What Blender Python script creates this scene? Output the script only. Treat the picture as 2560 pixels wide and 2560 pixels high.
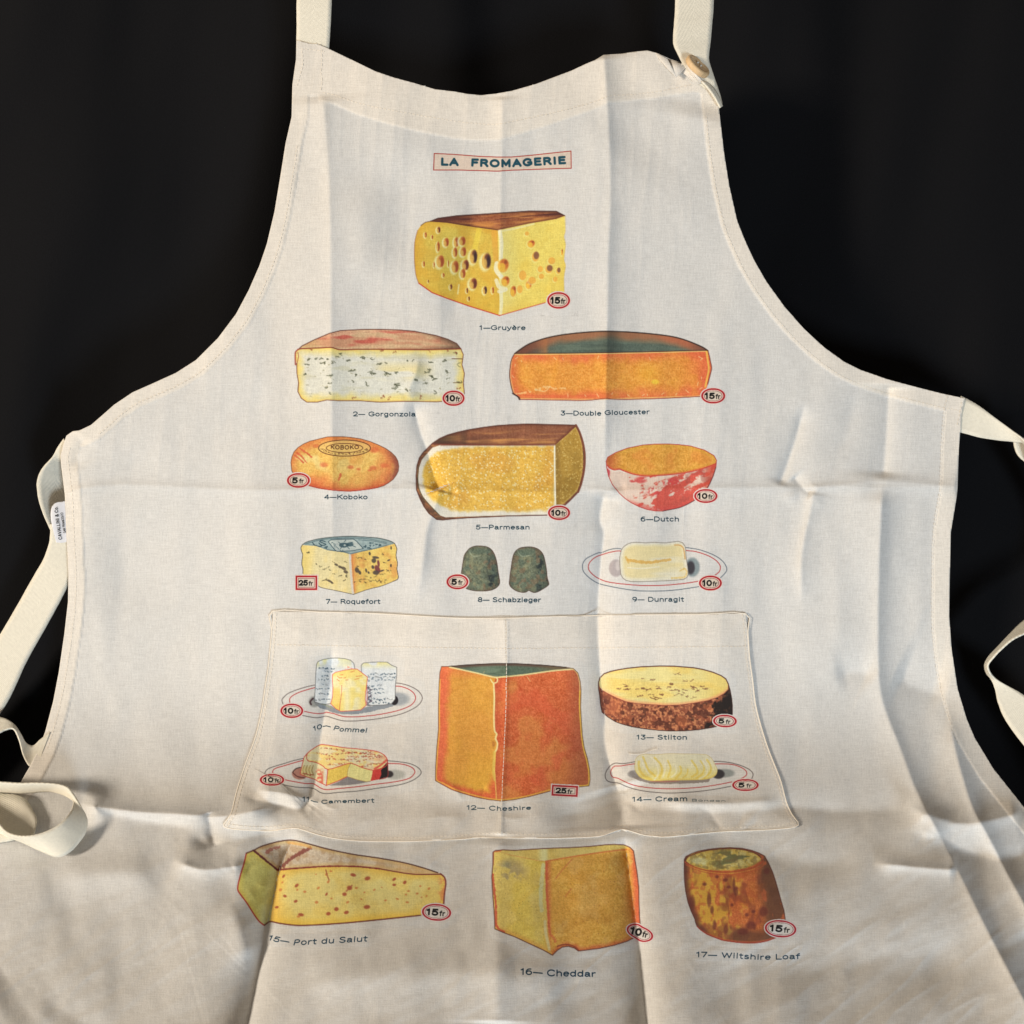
import bpy, math, time
import numpy as np
from mathutils import Matrix, Vector

T0 = time.time()
scene = bpy.context.scene
for o in list(bpy.data.objects):
    bpy.data.objects.remove(o)

# ------------------------------------------------------------------ camera
PITCH = math.radians(30.0)          # the camera looks down at the hanging apron
CAM_POS = np.array([0.0, -0.70, 1.05])
FPX = 2560.0                        # focal length in photo pixels (36 mm on 36 mm)
D0 = 0.80                           # metres from the lens to the bib
cam_data = bpy.data.cameras.new("camera")
cam_data.sensor_width = 36.0
cam_data.lens = 36.0
cam_data.clip_start = 0.01
cam_data.clip_end = 50.0
cam = bpy.data.objects.new("camera", cam_data)
scene.collection.objects.link(cam)
cam.location = CAM_POS
cam.rotation_euler = (math.radians(90) - PITCH, 0, 0)
scene.camera = cam
RIGHT = np.array([1.0, 0, 0])
UP = np.array([0, math.sin(PITCH), math.cos(PITCH)])
FWD = np.array([0, math.cos(PITCH), -math.sin(PITCH)])

# ------------------------------------------------------------------ world and lamps
world = bpy.data.worlds.new("World")
scene.world = world
world.use_nodes = True
bg = world.node_tree.nodes["Background"]
bg.inputs[0].default_value = (1.0, 0.80, 0.60, 1)
bg.inputs[1].default_value = 0.19

def cam_to_world(r, u, f):
    return CAM_POS + RIGHT * r + UP * u + FWD * f

def area(name, pos, target, sx, sy, power, col):
    l = bpy.data.lights.new(name, 'AREA')
    l.shape = 'RECTANGLE'; l.size = sx; l.size_y = sy
    l.energy = power; l.color = col
    o = bpy.data.objects.new(name, l)
    scene.collection.objects.link(o)
    o.location = pos
    d = Vector(target) - Vector(pos)
    o.rotation_euler = d.to_track_quat('-Z', 'Y').to_euler()
    return o
TGT = cam_to_world(0, 0, D0)
# warm window light raking in from the left
area("window_light", cam_to_world(-3.60, 0.10, -1.66), TGT, 0.65, 0.85, 190, (1.0, 0.87, 0.71))
# cool light from an unseen source behind and below the photographer's right shoulder
area("cool_low_light", cam_to_world(0.95, -1.45, -1.40), TGT, 0.45, 0.6, 45, (0.76, 0.89, 1.0))
scene.view_settings.view_transform = 'Standard'
scene.view_settings.look = 'None'
scene.view_settings.exposure = 0.04
scene.view_settings.gamma = 1.0
scene.cycles.use_denoising = True
scene.cycles.max_bounces = 6

# ------------------------------------------------------------------ maths helpers
def ss(a, b, x):
    t = np.clip((x - a) / (b - a), 0, 1)
    return t * t * (3 - 2 * t)

_tabs = {}
def _tab(seed):
    if seed not in _tabs:
        _tabs[seed] = np.random.RandomState(seed).rand(256, 256)
    return _tabs[seed]
def vnoise(x, y, seed=0):
    t = _tab(seed)
    xi = np.floor(x); yi = np.floor(y)
    fx = x - xi; fy = y - yi
    fx = fx * fx * (3 - 2 * fx); fy = fy * fy * (3 - 2 * fy)
    xi = xi.astype(np.int64) & 255; yi = yi.astype(np.int64) & 255
    x1 = (xi + 1) & 255; y1 = (yi + 1) & 255
    return (t[yi, xi] * (1 - fx) + t[yi, x1] * fx) * (1 - fy) + (t[y1, xi] * (1 - fx) + t[y1, x1] * fx) * fy
def fbm(x, y, wl, oct=3, seed=0, ax=1.0, ay=1.0, ang=0.0):
    c, s = math.cos(math.radians(ang)), math.sin(math.radians(ang))
    u = (x * c + y * s) / (wl * ax); v = (-x * s + y * c) / (wl * ay)
    r = 0; a = 1.0; tot = 0
    for k in range(oct):
        r = r + a * vnoise(u * 2 ** k + 17.3 * k, v * 2 ** k + 5.1 * k, seed + k)
        tot += a; a *= 0.55
    return r / tot

def spline(pts, closed=False, n=6):
    P = np.array(pts, float)
    N = len(P); out = []
    rng = range(N) if closed else range(N - 1)
    for i in rng:
        if closed:
            p0, p1, p2, p3 = P[(i - 1) % N], P[i], P[(i + 1) % N], P[(i + 2) % N]
        else:
            p0, p1, p2, p3 = P[max(i - 1, 0)], P[i], P[i + 1], P[min(i + 2, N - 1)]
        for k in range(n):
            t = k / n
            out.append(0.5 * ((2 * p1) + (-p0 + p2) * t + (2 * p0 - 5 * p1 + 4 * p2 - p3) * t * t + (-p0 + 3 * p1 - 3 * p2 + p3) * t ** 3))
    if not closed: out.append(P[-1])
    return np.array(out)

def seg_dist(x, y, poly, closed=False, want='d'):
    """distance to a polyline; returns d, signed side, t(0..1), nearest point"""
    P = np.array(poly, float)
    Q = np.roll(P, -1, axis=0) if closed else P[1:]
    A = P if closed else P[:-1]
    L = np.hypot(Q[:, 0] - A[:, 0], Q[:, 1] - A[:, 1]); cum = np.concatenate([[0], np.cumsum(L)]); tot = max(cum[-1], 1e-9)
    best = np.full(x.shape, 1e18); side = np.zeros(x.shape); tt = np.zeros(x.shape)
    nx = np.zeros(x.shape); ny = np.zeros(x.shape)
    for i in range(len(A)):
        ax_, ay_ = A[i]; dx, dy = Q[i] - A[i]; l2 = dx * dx + dy * dy
        if l2 < 1e-12: continue
        t = np.clip(((x - ax_) * dx + (y - ay_) * dy) / l2, 0, 1)
        px = ax_ + t * dx; py = ay_ + t * dy
        d = (x - px) ** 2 + (y - py) ** 2
        m = d < best
        best = np.where(m, d, best)
        if want != 'd':
            cr = -(dx * (y - ay_) - dy * (x - ax_))
            side = np.where(m, np.sign(cr), side)
            tt = np.where(m, (cum[i] + t * L[i]) / tot, tt)
            nx = np.where(m, px, nx); ny = np.where(m, py, ny)
    return np.sqrt(best), side, tt, nx, ny

def inside(x, y, poly):
    P = np.array(poly, float); r = np.zeros(x.shape, bool)
    for i in range(len(P)):
        x0, y0 = P[i - 1]; x1, y1 = P[i]
        if y0 == y1: continue
        c = ((y0 > y) != (y1 > y)) & (x < (x1 - x0) * (y - y0) / (y1 - y0) + x0)
        r ^= c
    return r

# ------------------------------------------------------------------ the surface the apron follows
_dy = np.array([-1200, 0, 1500, 1760, 1900, 2050, 2300, 2560, 2900, 3400], float)
_dd = np.array([1.010, 1.0, 1.0, 0.992, 0.962, 0.915, 0.838, 0.772, 0.70, 0.63])
_fy = np.arange(-1200, 3401, 5.0)
_fd = np.interp(_fy, _dy, _dd)
_k = np.hanning(81); _k /= _k.sum()
_fd = np.convolve(np.pad(_fd, 40, mode='edge'), _k, mode='valid')
def depth(x, y):
    d = np.interp(y, _fy, _fd) * D0
    # sides fall back a little, as cloth hanging from two straps
    return d + 0.016 * ((x - 1280) / 1280.0) ** 2

CREASES = []
def crease(pts, a, wl, wr, e=0.2, taper=(0.1, 0.1)):
    """a: mm towards the viewer; wl / wr: fall-off in photo px on the left and right of the line (walking down it)"""
    P = spline(pts, n=4) if len(pts) > 2 else np.array(pts, float)
    CREASES.append((P, 1.8 * a / 1000.0, wl, wr, max(e, 0.14), taper))
    if e <= 0.2 and max(wl, wr) >= 20:      # the pressed line itself, thin and crisp
        CREASES.append((P, 0.17 * a / 1000.0 + math.copysign(0.0001, a), 8, 7, 0.2, taper))

def relief(x, y):
    shp = np.shape(x)
    x = np.ravel(x).astype(float); y = np.ravel(y).astype(float)
    h = np.zeros(x.shape)
    for P, a, wl, wr, e, tp in CREASES:
        w = max(wl, wr); R = 4.5 * w
        idx = np.nonzero((x > P[:, 0].min() - R) & (x < P[:, 0].max() + R) & (y > P[:, 1].min() - R) & (y < P[:, 1].max() + R))[0]
        if not len(idx): continue
        d, s, t, _, _ = seg_dist(x[idx], y[idx], P, want='all')
        q = d / np.where(s > 0, wr, wl)
        amp = a * ss(0, max(tp[0], 1e-3), t + 0.001) * ss(0, max(tp[1], 1e-3), 1 - t + 0.001)
        fade = ss(4.5, 3.0, q)
        h[idx] += amp * np.exp(-(np.sqrt(q * q + e * e) - e)) * fade
    # soft unevenness of the whole cloth
    h += 0.0100 * (fbm(x, y, 330, 2, 11, ax=0.75, ay=1.7) - 0.5)
    h += 0.0024 * (fbm(x, y, 110, 2, 21, ax=0.7, ay=1.7) - 0.5)
    low = ss(1850, 2200, y)
    h += low * 0.0020 * (fbm(x, y, 170, 3, 31, ax=1.7, ay=0.6, ang=-24) - 0.5)
    h += low * 0.0007 * (fbm(x, y, 46, 2, 37, ax=2.6, ay=0.6, ang=-30) - 0.5)
    # fine drag lines: mostly upright on the bib, slanting on the lower part
    rv = 1 - np.abs(2 * fbm(x, y, 90, 2, 61, ax=0.42, ay=3.2, ang=4) - 1)
    h += (1 - low) * 0.00030 * rv ** 3 * ss(.35, .65, fbm(x, y, 260, 1, 66))
    rl = 1 - np.abs(2 * fbm(x, y, 100, 2, 81, ax=2.6, ay=0.5, ang=-38) - 1)
    h += low * 0.0006 * rl ** 3 * ss(.35, .65, fbm(x, y, 240, 1, 86))
    h += 0.00025 * (fbm(x, y, 30, 2, 41) - 0.5)
    return h.reshape(shp)

def point(x, y, lift=0.0, rel=True):
    """photo pixel on the cloth -> world position; lift in metres towards the viewer"""
    x = np.asarray(x, float); y = np.asarray(y, float)
    D = depth(x, y) - lift
    if rel: D = D - relief(x, y)
    D = D[..., None]
    return CAM_POS + D * (FWD + RIGHT * ((x - 1280) / FPX)[..., None] - UP * ((y - 1280) / FPX)[..., None])

# ---- folds and creases read off the cloth (2560 px frame)
crease([(1509,130),(1520,300),(1526,470),(1520,640),(1517,850),(1514,1010),(1512,1200)], 3.6, 70, 42, .12, (.02,.15))
crease([(1560,420),(1630,340),(1720,240)], -1.8, 90, 110, 1.2, (.4,.4))
crease([(1745,250),(1715,420),(1690,600),(1680,760)], 3.4, 75, 90, .9, (.1,.6))
crease([(808,235),(820,420),(828,640),(828,850),(830,1010),(832,1350),(835,1540)], 2.4, 60, 48, .12, (.02,.3))
crease([(1253,240),(1256,330),(1252,520),(1250,830)], 1.3, 34, 30, .15, (.02,.4))
crease([(150,1232),(300,1212),(620,1225),(1000,1222),(1350,1230),(1700,1222),(1990,1218),(2394,1218)], 1.25, 17, 13, .2, (.02,.02))
crease([(1990,1222),(2100,1212),(2210,1204),(2394,1216)], 1.2, 16, 26, .2, (.1,.02))
crease([(2222,960),(2216,1080),(2208,1200)], -3.4, 40, 34, .2, (.05,.1))
crease([(2206,1206),(2200,1350),(2195,1540),(2198,1706),(2218,1788),(2251,1871),(2284,1961),(2317,2030),(2350,2090),(2397,2180),(2480,2350),(2560,2500),(2620,2620)], 4.6, 60, 34, .10, (.04,.02))
crease([(2364,1740),(2384,1855),(2410,1954),(2437,2030),(2470,2090),(2516,2180),(2600,2330)], 4.0, 34, 26, .12, (.2,.05))
crease([(2015,1000),(1985,1110),(1948,1215)], -2.4, 16, 22, .2, (.3,.08))
crease([(1983,1190),(2003,1215),(2029,1240)], -1.6, 9, 12, .3)
crease([(2035,1225),(2024,1290),(2010,1350),(2003,1420),(2008,1540)], 2.2, 18, 28, .2, (.05,.4))
crease([(1050,880),(1040,930),(1020,980),(1000,1040)], 1.8, 14, 16, .3, (.3,.3))
crease([(1030,1000),(1052,1080),(1070,1132),(1086,1190),(1100,1226)], -3.2, 24, 20, .2, (.15,.03))
crease([(1099,1222),(1087,1264),(1066,1330),(1055,1420),(1040,1520)], 2.8, 30, 20, .25, (.03,.4))
crease([(1185,430),(1180,560),(1140,760),(1090,850)], -1.6, 30, 34, .4, (.3,.3))
crease([(1512,1226),(1500,1296),(1510,1335),(1502,1406),(1495,1526),(1500,1680),(1512,1783),(1512,1854),(1528,1926),(1550,1990)], -4.2, 34, 26, .15, (.03,.05))
crease([(1540,1960),(1552,2010),(1556,2075)], -4.5, 50, 46, .3, (.2,.1))
crease([(1560,2090),(1580,2240),(1597,2358),(1609,2478),(1622,2600)], -5.0, 44, 26, .12, (.1,.02))
crease([(832,1600),(826,1711),(810,1793),(800,1860),(796,1900),(784,1968),(770,2004),(745,2030)], -4.2, 42, 30, .18, (.15,.1))
crease([(745,2075),(700,2169),(684,2240),(666,2318),(648,2420),(610,2600)], -6.0, 48, 30, .16, (.12,.02))
crease([(1262,1540),(1266,1700),(1260,1880),(1254,2003),(1250,2092)], 1.2, 26, 20, .2, (.02,.02))
crease([(1250,2092),(1246,2300),(1240,2560)], 1.6, 40, 40, .3, (.05,.02))
# the sag where the cloth turns from hanging to lying
crease([(199,2010),(331,2028),(440,2034),(560,2040),(700,2010)], 4.8, 44, 20, .15, (.1,.15))
crease([(230,2030),(380,2056),(520,2078)], -2.0, 30, 20, .3, (.2,.3))
crease([(470,2080),(535,2122),(600,2100),(700,2070)], -2.4, 26, 30, .25, (.2,.2))
crease([(520,2030),(528,2080),(540,2120)], -2.6, 16, 18, .3)
crease([(430,2150),(500,2172),(560,2168),(620,2160)], 3.0, 22, 14, .2, (.2,.2))
crease([(640,1975),(700,1982),(760,1995),(810,2010)], 2.2, 18, 12, .25, (.2,.2))
crease([(600,1990),(680,2010),(750,2024),(800,2020)], -2.2, 14, 16, .25, (.2,.2))
crease([(900,1955),(1000,1990),(1180,2020),(1350,2030)], -1.3, 40, 44, .5, (.3,.2))
crease([(1350,2045),(1480,2030),(1560,2010),(1650,2025),(1800,2030),(1990,2020),(2119,2030),(2311,2022)], -2.0, 26, 34, .3, (.1,.1))
crease([(1650,2004),(1800,2010),(1960,2000)], 2.0, 20, 16, .3, (.2,.2))
crease([(2260,2010),(2330,2040),(2420,2060),(2560,2030)], 4.0, 30, 22, .25, (.2,.1))
crease([(2178,2156),(2260,2164),(2330,2170),(2394,2174)], 2.6, 16, 12, .25, (.25,.1))
crease([(2334,2060),(2380,2120),(2500,2150),(2600,2130)], -4.0, 34, 30, .3, (.2,.1))
crease([(1700,2090),(1830,2110),(1960,2150),(2080,2160),(2200,2120)], -2.2, 36, 40, .5, (.3,.3))
crease([(-60,2440),(120,2330),(260,2270),(420,2210),(560,2190)], -2.4, 120, 100, 1.2, (.1,.5))
crease([(240,2640),(380,2440),(480,2300),(560,2240)], -1.8, 90, 90, 1.2, (.1,.5))
crease([(120,2200),(260,2180),(420,2200)], 3.0, 50, 44, .5, (.3,.3))
crease([(560,2240),(600,2330),(640,2420)], 2.4, 40, 30, .5, (.3,.3))
crease([(1700,2560),(1900,2440),(2200,2400),(2500,2420)], -3.0, 70, 70, .6, (.2,.2))
crease([(700,2480),(900,2440),(1200,2430),(1450,2460)], 2.5, 50, 50, .6, (.2,.2))
crease([(338,1570),(318,1240)], -2.0, 70, 70, .6, (.4,.4))
crease([(420,1100),(300,1190),(220,1280)], -1.2, 50, 50, .5, (.4,.4))
crease([(215,1090),(190,1140),(200,1180)], -1.6, 14, 24, .3, (.2,.3))
crease([(618,1560),(622,1280),(628,1000)], 3.4, 80, 70, .6, (.4,.4))
crease([(905,420),(908,760)], 2.2, 60, 60, .6, (.4,.4))
crease([(1010,350),(1025,700)], -3.0, 60, 60, .6, (.4,.4))
crease([(1700,900),(1712,1200),(1726,1500)], -3.0, 70, 60, .6, (.4,.4))
crease([(2084,1250),(2090,1500),(2096,1750)], 2.6, 60, 50, .5, (.4,.4))
crease([(2150,950),(2110,1100),(2080,1180)], -1.6, 30, 30, .5, (.4,.4))
crease([(2085,1690),(2150,1680),(2190,1700)], -2.0, 26, 30, .4, (.3,.3))
crease([(2230,1690),(2300,1720),(2370,1740)], -3.0, 30, 60, .5, (.2,.3))

_r = np.random.RandomState(5)
for _cx, _cy, _n, _sp in ((1555, 1998, 7, 60), (540, 2112, 6, 60), (1100, 1232, 5, 44), (2018, 1232, 5, 44), (1512, 1226, 5, 40), (780, 2000, 6, 50), (1200, 2040, 5, 120), (2330, 2070, 6, 60), (1830, 2100, 5, 90), (600, 2200, 6, 80), (1000, 1010, 4, 50)):
    for _k in range(_n):        # small puckers radiating from where folds meet
        _a = _r.uniform(0, 2 * math.pi); _l = _r.uniform(.5, 1.3) * _sp; _s = _r.uniform(.25, .5) * _sp
        _p = [(_cx + math.cos(_a) * _s, _cy + math.sin(_a) * _s * .7), (_cx + math.cos(_a + .15) * (_s + _l) * .7, _cy + math.sin(_a + .15) * (_s + _l) * .5), (_cx + math.cos(_a) * (_s + _l), _cy + math.sin(_a) * (_s + _l) * .7)]
        crease(_p, _r.choice([-1, 1]) * _r.uniform(.25, .6), 9, 10, .3, (.4, .5))

# ------------------------------------------------------------------ mesh helpers
def link(me_or_ob, parent=None):
    scene.collection.objects.link(me_or_ob)
    if parent: me_or_ob.parent = parent
    return me_or_ob

def fast_mesh(name, V, F, mat, parent=None, smooth=True, attrs=None, uv=None, ink=None):
    me = bpy.data.meshes.new(name)
    V = np.asarray(V, np.float32).reshape(-1, 3); F = np.asarray(F, np.int32)
    k = F.shape[1]
    me.vertices.add(len(V)); me.vertices.foreach_set("co", V.ravel())
    me.loops.add(F.size); me.loops.foreach_set("vertex_index", F.ravel())
    me.polygons.add(len(F)); me.polygons.foreach_set("loop_start", np.arange(0, F.size, k, dtype=np.int32))
    me.update(calc_edges=True)
    if smooth:
        me.polygons.foreach_set("use_smooth", np.ones(len(F), bool))
    if attrs:
        for an, av in attrs.items():
            a = me.attributes.new(an, 'FLOAT', 'POINT'); a.data.foreach_set("value", np.asarray(av, np.float32).ravel())
    if uv is not None:
        u = me.uv_layers.new(name="cloth")
        u.data.foreach_set("uv", np.asarray(uv, np.float32)[F.ravel()].ravel())
    if ink is not None:
        c = me.color_attributes.new(name="ink", type='FLOAT_COLOR', domain='POINT')
        c.data.foreach_set("color", np.concatenate([ink, np.ones((len(ink), 1))], 1).astype(np.float32).ravel())
    me.materials.append(mat)
    ob = bpy.data.objects.new(name, me)
    link(ob, parent)
    return ob

# ------------------------------------------------------------------ materials
def cloth_material(name, ink=None, ink_attr=False, thin=(0.615, 0.612, 0.600), thick=(0.705, 0.667, 0.610), weave=1.0):
    m = bpy.data.materials.new(name); m.use_nodes = True
    nt = m.node_tree; n = nt.nodes; L = nt.links
    b = n["Principled BSDF"]
    b.inputs["Roughness"].default_value = 0.86
    b.inputs["Specular IOR Level"].default_value = 0.25
    b.inputs["Sheen Weight"].default_value = 0.12
    uv = n.new("ShaderNodeUVMap"); uv.uv_map = "cloth"
    def noise(sx, sy, detail, seed):
        mp = n.new("ShaderNodeMapping"); mp.inputs["Scale"].default_value = (sx, sy, 1); mp.inputs["Location"].default_value = (seed, seed * 1.7, 0)
        nz = n.new("ShaderNodeTexNoise"); nz.noise_dimensions = '2D'
        nz.inputs["Scale"].default_value = 1.0; nz.inputs["Detail"].default_value = detail
        L.new(uv.outputs[0], mp.inputs[0]); L.new(mp.outputs[0], nz.inputs[0])
        return nz.outputs[0]
    # uv unit = 1000 photo px (0.31 m); threads about 3 px apart, slubs 60 px long
    hthr = noise(30, 330, 1.5, 3.1); vthr = noise(310, 42, 1.5, 9.7); spk = noise(300, 300, 1, 5.5); blot = noise(7, 5, 3, 1.2)
    def math_(op, a, bb):
        k = n.new("ShaderNodeMath"); k.operation = op
        for i, v in enumerate((a, bb)):
            if isinstance(v, (int, float)): k.inputs[i].default_value = v
            else: L.new(v, k.inputs[i])
        return k.outputs[0]
    s = math_('ADD', math_('ADD', hthr, vthr), spk)          # about 1.5
    s = math_('SUBTRACT', s, 1.5)
    tone = math_('ADD', math_('MULTIPLY', s, 0.20 * weave), 1.0)
    hem_or_lit = n.new("ShaderNodeAttribute"); hem_or_lit.attribute_name = "hem_or_lit"; hem_or_lit.attribute_type = 'GEOMETRY'
    # thin single cloth lets the black behind it cool the tone; doubled cloth keeps its cream
    fac = math_('ADD', hem_or_lit.outputs["Fac"], math_('MULTIPLY', math_('SUBTRACT', blot, 0.5), 0.5))
    fac2 = math_('MINIMUM', math_('MAXIMUM', fac, 0.0), 1.0)
    mx = n.new("ShaderNodeMix"); mx.data_type = 'RGBA'
    mx.inputs[6].default_value = (*thin, 1); mx.inputs[7].default_value = (*thick, 1)
    L.new(fac2, mx.inputs[0])
    mul = n.new("ShaderNodeVectorMath"); mul.operation = 'SCALE'
    L.new(mx.outputs[2], mul.inputs[0]); L.new(tone, mul.inputs["Scale"])
    out = mul.outputs[0]
    if ink_attr or ink is not None:
        m2 = n.new("ShaderNodeVectorMath"); m2.operation = 'MULTIPLY'
        L.new(out, m2.inputs[0])
        if ink_attr:
            at = n.new("ShaderNodeAttribute"); at.attribute_name = "ink"; at.attribute_type = 'GEOMETRY'
            L.new(at.outputs["Color"], m2.inputs[1])
        else:
            m2.inputs[1].default_value = ink
        out = m2.outputs[0]
    L.new(out, b.inputs["Base Color"])
    bp = n.new("ShaderNodeBump"); bp.inputs["Strength"].default_value = 0.12 * weave; bp.inputs["Distance"].default_value = 0.0004
    L.new(s, bp.inputs["Height"]); L.new(bp.outputs[0], b.inputs["Normal"])
    return m

M_CLOTH = cloth_material("cotton_canvas")
M_PRINT = cloth_material("printed_cotton", ink_attr=True)
M_TEAL = cloth_material("teal_ink", ink=(0.035, 0.11, 0.16))
M_BLACK = cloth_material("black_ink", ink=(0.02, 0.02, 0.022))
M_DARK = cloth_material("dark_line_ink", ink=(0.10, 0.06, 0.045))
M_THREAD = cloth_material("sewing_thread", thin=(0.74, 0.70, 0.62), thick=(0.80, 0.73, 0.63), weave=0.3)

def tape_material():
    m = bpy.data.materials.new("herringbone_tape"); m.use_nodes = True
    nt = m.node_tree; n = nt.nodes; L = nt.links; b = n["Principled BSDF"]
    b.inputs["Roughness"].default_value = 0.85; b.inputs["Specular IOR Level"].default_value = 0.25
    uv = n.new("ShaderNodeUVMap"); uv.uv_map = "cloth"     # u across 0..1, v along in tape widths
    sp = n.new("ShaderNodeSeparateXYZ"); L.new(uv.outputs[0], sp.inputs[0])
    def M(op, a, bb=None):
        k = n.new("ShaderNodeMath"); k.operation = op
        for i, v in enumerate((a, bb)):
            if v is None: continue
            if isinstance(v, (int, float)): k.inputs[i].default_value = v
            else: L.new(v, k.inputs[i])
        return k.outputs[0]
    a = M('ABSOLUTE', M('SUBTRACT', sp.outputs[0], 0.5))
    ph = M('MULTIPLY', M('ADD', M('MULTIPLY', a, 4.2), sp.outputs[1]), 2 * math.pi * 6.5)
    w = M('SINE', ph)
    nz = n.new("ShaderNodeTexNoise"); nz.inputs["Scale"].default_value = 9; nz.inputs["Detail"].default_value = 3
    L.new(uv.outputs[0], nz.inputs[0])
    t = M('ADD', M('MULTIPLY', w, 0.05), M('ADD', 0.88, M('MULTIPLY', nz.outputs[0], 0.22)))
    sc = n.new("ShaderNodeVectorMath"); sc.operation = 'SCALE'; sc.inputs[0].default_value = (0.77, 0.735, 0.63)
    L.new(t, sc.inputs["Scale"]); L.new(sc.outputs[0], b.inputs["Base Color"])
    bp = n.new("ShaderNodeBump"); bp.inputs["Strength"].default_value = 0.28; bp.inputs["Distance"].default_value = 0.0005
    L.new(w, bp.inputs["Height"]); L.new(bp.outputs[0], b.inputs["Normal"])
    return m
M_TAPE = tape_material()

def simple(name, col, rough=0.6, noise=0.0, nscale=200, spec=0.3, sheen=0.0, bump=0.0, stretch=(1, 1, 1)):
    m = bpy.data.materials.new(name); m.use_nodes = True
    nt = m.node_tree; n = nt.nodes; L = nt.links; b = n["Principled BSDF"]
    b.inputs["Roughness"].default_value = rough; b.inputs["Specular IOR Level"].default_value = spec
    b.inputs["Sheen Weight"].default_value = sheen
    tc = n.new("ShaderNodeTexCoord"); mp = n.new("ShaderNodeMapping"); mp.inputs["Scale"].default_value = stretch
    nz = n.new("ShaderNodeTexNoise"); nz.inputs["Scale"].default_value = nscale; nz.inputs["Detail"].default_value = 4
    L.new(tc.outputs["Object"], mp.inputs[0]); L.new(mp.outputs[0], nz.inputs[0])
    k = n.new("ShaderNodeMapRange"); k.inputs["To Min"].default_value = 1 - noise; k.inputs["To Max"].default_value = 1 + noise
    L.new(nz.outputs[0], k.inputs[0])
    sc = n.new("ShaderNodeVectorMath"); sc.operation = 'SCALE'; sc.inputs[0].default_value = col
    L.new(k.outputs[0], sc.inputs["Scale"]); L.new(sc.outputs[0], b.inputs["Base Color"])
    if bump:
        bp = n.new("ShaderNodeBump"); bp.inputs["Strength"].default_value = bump; bp.inputs["Distance"].default_value = 0.001
        L.new(nz.outputs[0], bp.inputs["Height"]); L.new(bp.outputs[0], b.inputs["Normal"])
    return m
M_VELVET = simple("black_backdrop_fabric", (0.0066, 0.0068, 0.0080), 0.95, 0.25, 900, 0.08, 0.0, 0.3)
M_WOOD = simple("pale_wood", (0.68, 0.48, 0.27), 0.55, 0.22, 160, 0.35, 0, 0.2, (1, 6, 1))
M_LABEL = simple("white_satin_label", (0.72, 0.73, 0.78), 0.5, 0.06, 500, 0.4)
M_LABELINK = simple("label_ink", (0.02, 0.02, 0.022), 0.6)

# ------------------------------------------------------------------ outlines (photo px, 2560 frame)
LEFT = [(741,100),(740,149),(734,190),(731,212),(729,292),(714,358),(701,440),(686,530),(667,610),(649,663),(622,725),(590,785),(545,845),(490,900),(440,932),(385,957),(331,981),(285,1012),(258,1036),(228,1062),(199,1076),(182,1078),(166,1089),(158,1112),(151,1139),(153,1165),(156,1189),(162,1239),(165,1300),(167,1355),(171,1438),(170,1504),(161,1583),(147,1680),(133,1753),(113,1829),(97,1872),(75,1915),(50,1958),(5,2010),(-60,2100),(-130,2250),(-180,2420),(-210,2600),(-235,2900)]
RIGHTE = [(2950,2900),(2870,2600),(2790,2400),(2700,2220),(2610,2080),(2560,2018),(2533,1984),(2483,1921),(2437,1845),(2417,1798),(2394,1722),(2379,1623),(2373,1540),(2374,1463),(2377,1331),(2392,1240),(2394,1218),(2397,1125),(2404,1032),(2412,996)]
ARM_R = [(2412,994),(2351,983),(2284,966),(2218,948),(2152,925),(2110,904),(2060,868),(2010,822),(1960,765),(1916,704),(1885,650),(1862,600),(1843,552),(1823,464),(1810,381),(1799,285),(1794,236),(1786,200),(1770,178),(1740,170),(1704,157)]
TOP = [(1704,157),(1675,147),(1644,133),(1618,126),(1580,130),(1555,134),(1509,137),(1488,150),(1466,159),(1430,176),(1393,190),(1340,210),(1280,227),(1240,234),(1203,238),(1170,235),(1137,229),(1087,223),(1037,208),(985,194),(938,178),(872,146),(822,122),(800,112),(770,108),(741,100)]
OUT = np.array(LEFT + RIGHTE + ARM_R[1:] + TOP[1:-1], float)
POCKET = np.array([(682,1528),(800,1530),(930,1533),(1050,1540),(1150,1545),(1262,1545),(1400,1541),(1590,1537),(1750,1536),(1864,1534),(1870,1580),(1874,1640),(1882,1700),(1889,1759),(1902,1812),(1920,1869),(1938,1915),(1953,1954),(1966,2004),(1980,2035),(1996,2063),(1950,2072),(1880,2076),(1800,2079),(1672,2091),(1640,2090),(1610,2087),(1580,2078),(1555,2072),(1530,2080),(1498,2090),(1424,2094),(1349,2095),(1200,2093),(1160,2097),(1020,2103),(902,2102),(840,2096),(793,2086),(746,2071),(715,2072),(675,2077),(600,2074),(560,2066),(571,2046),(580,2028),(587,1998),(596,1965),(616,1905),(640,1840),(655,1775),(663,1722),(671,1670),(676,1620),(680,1575)], float)

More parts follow.
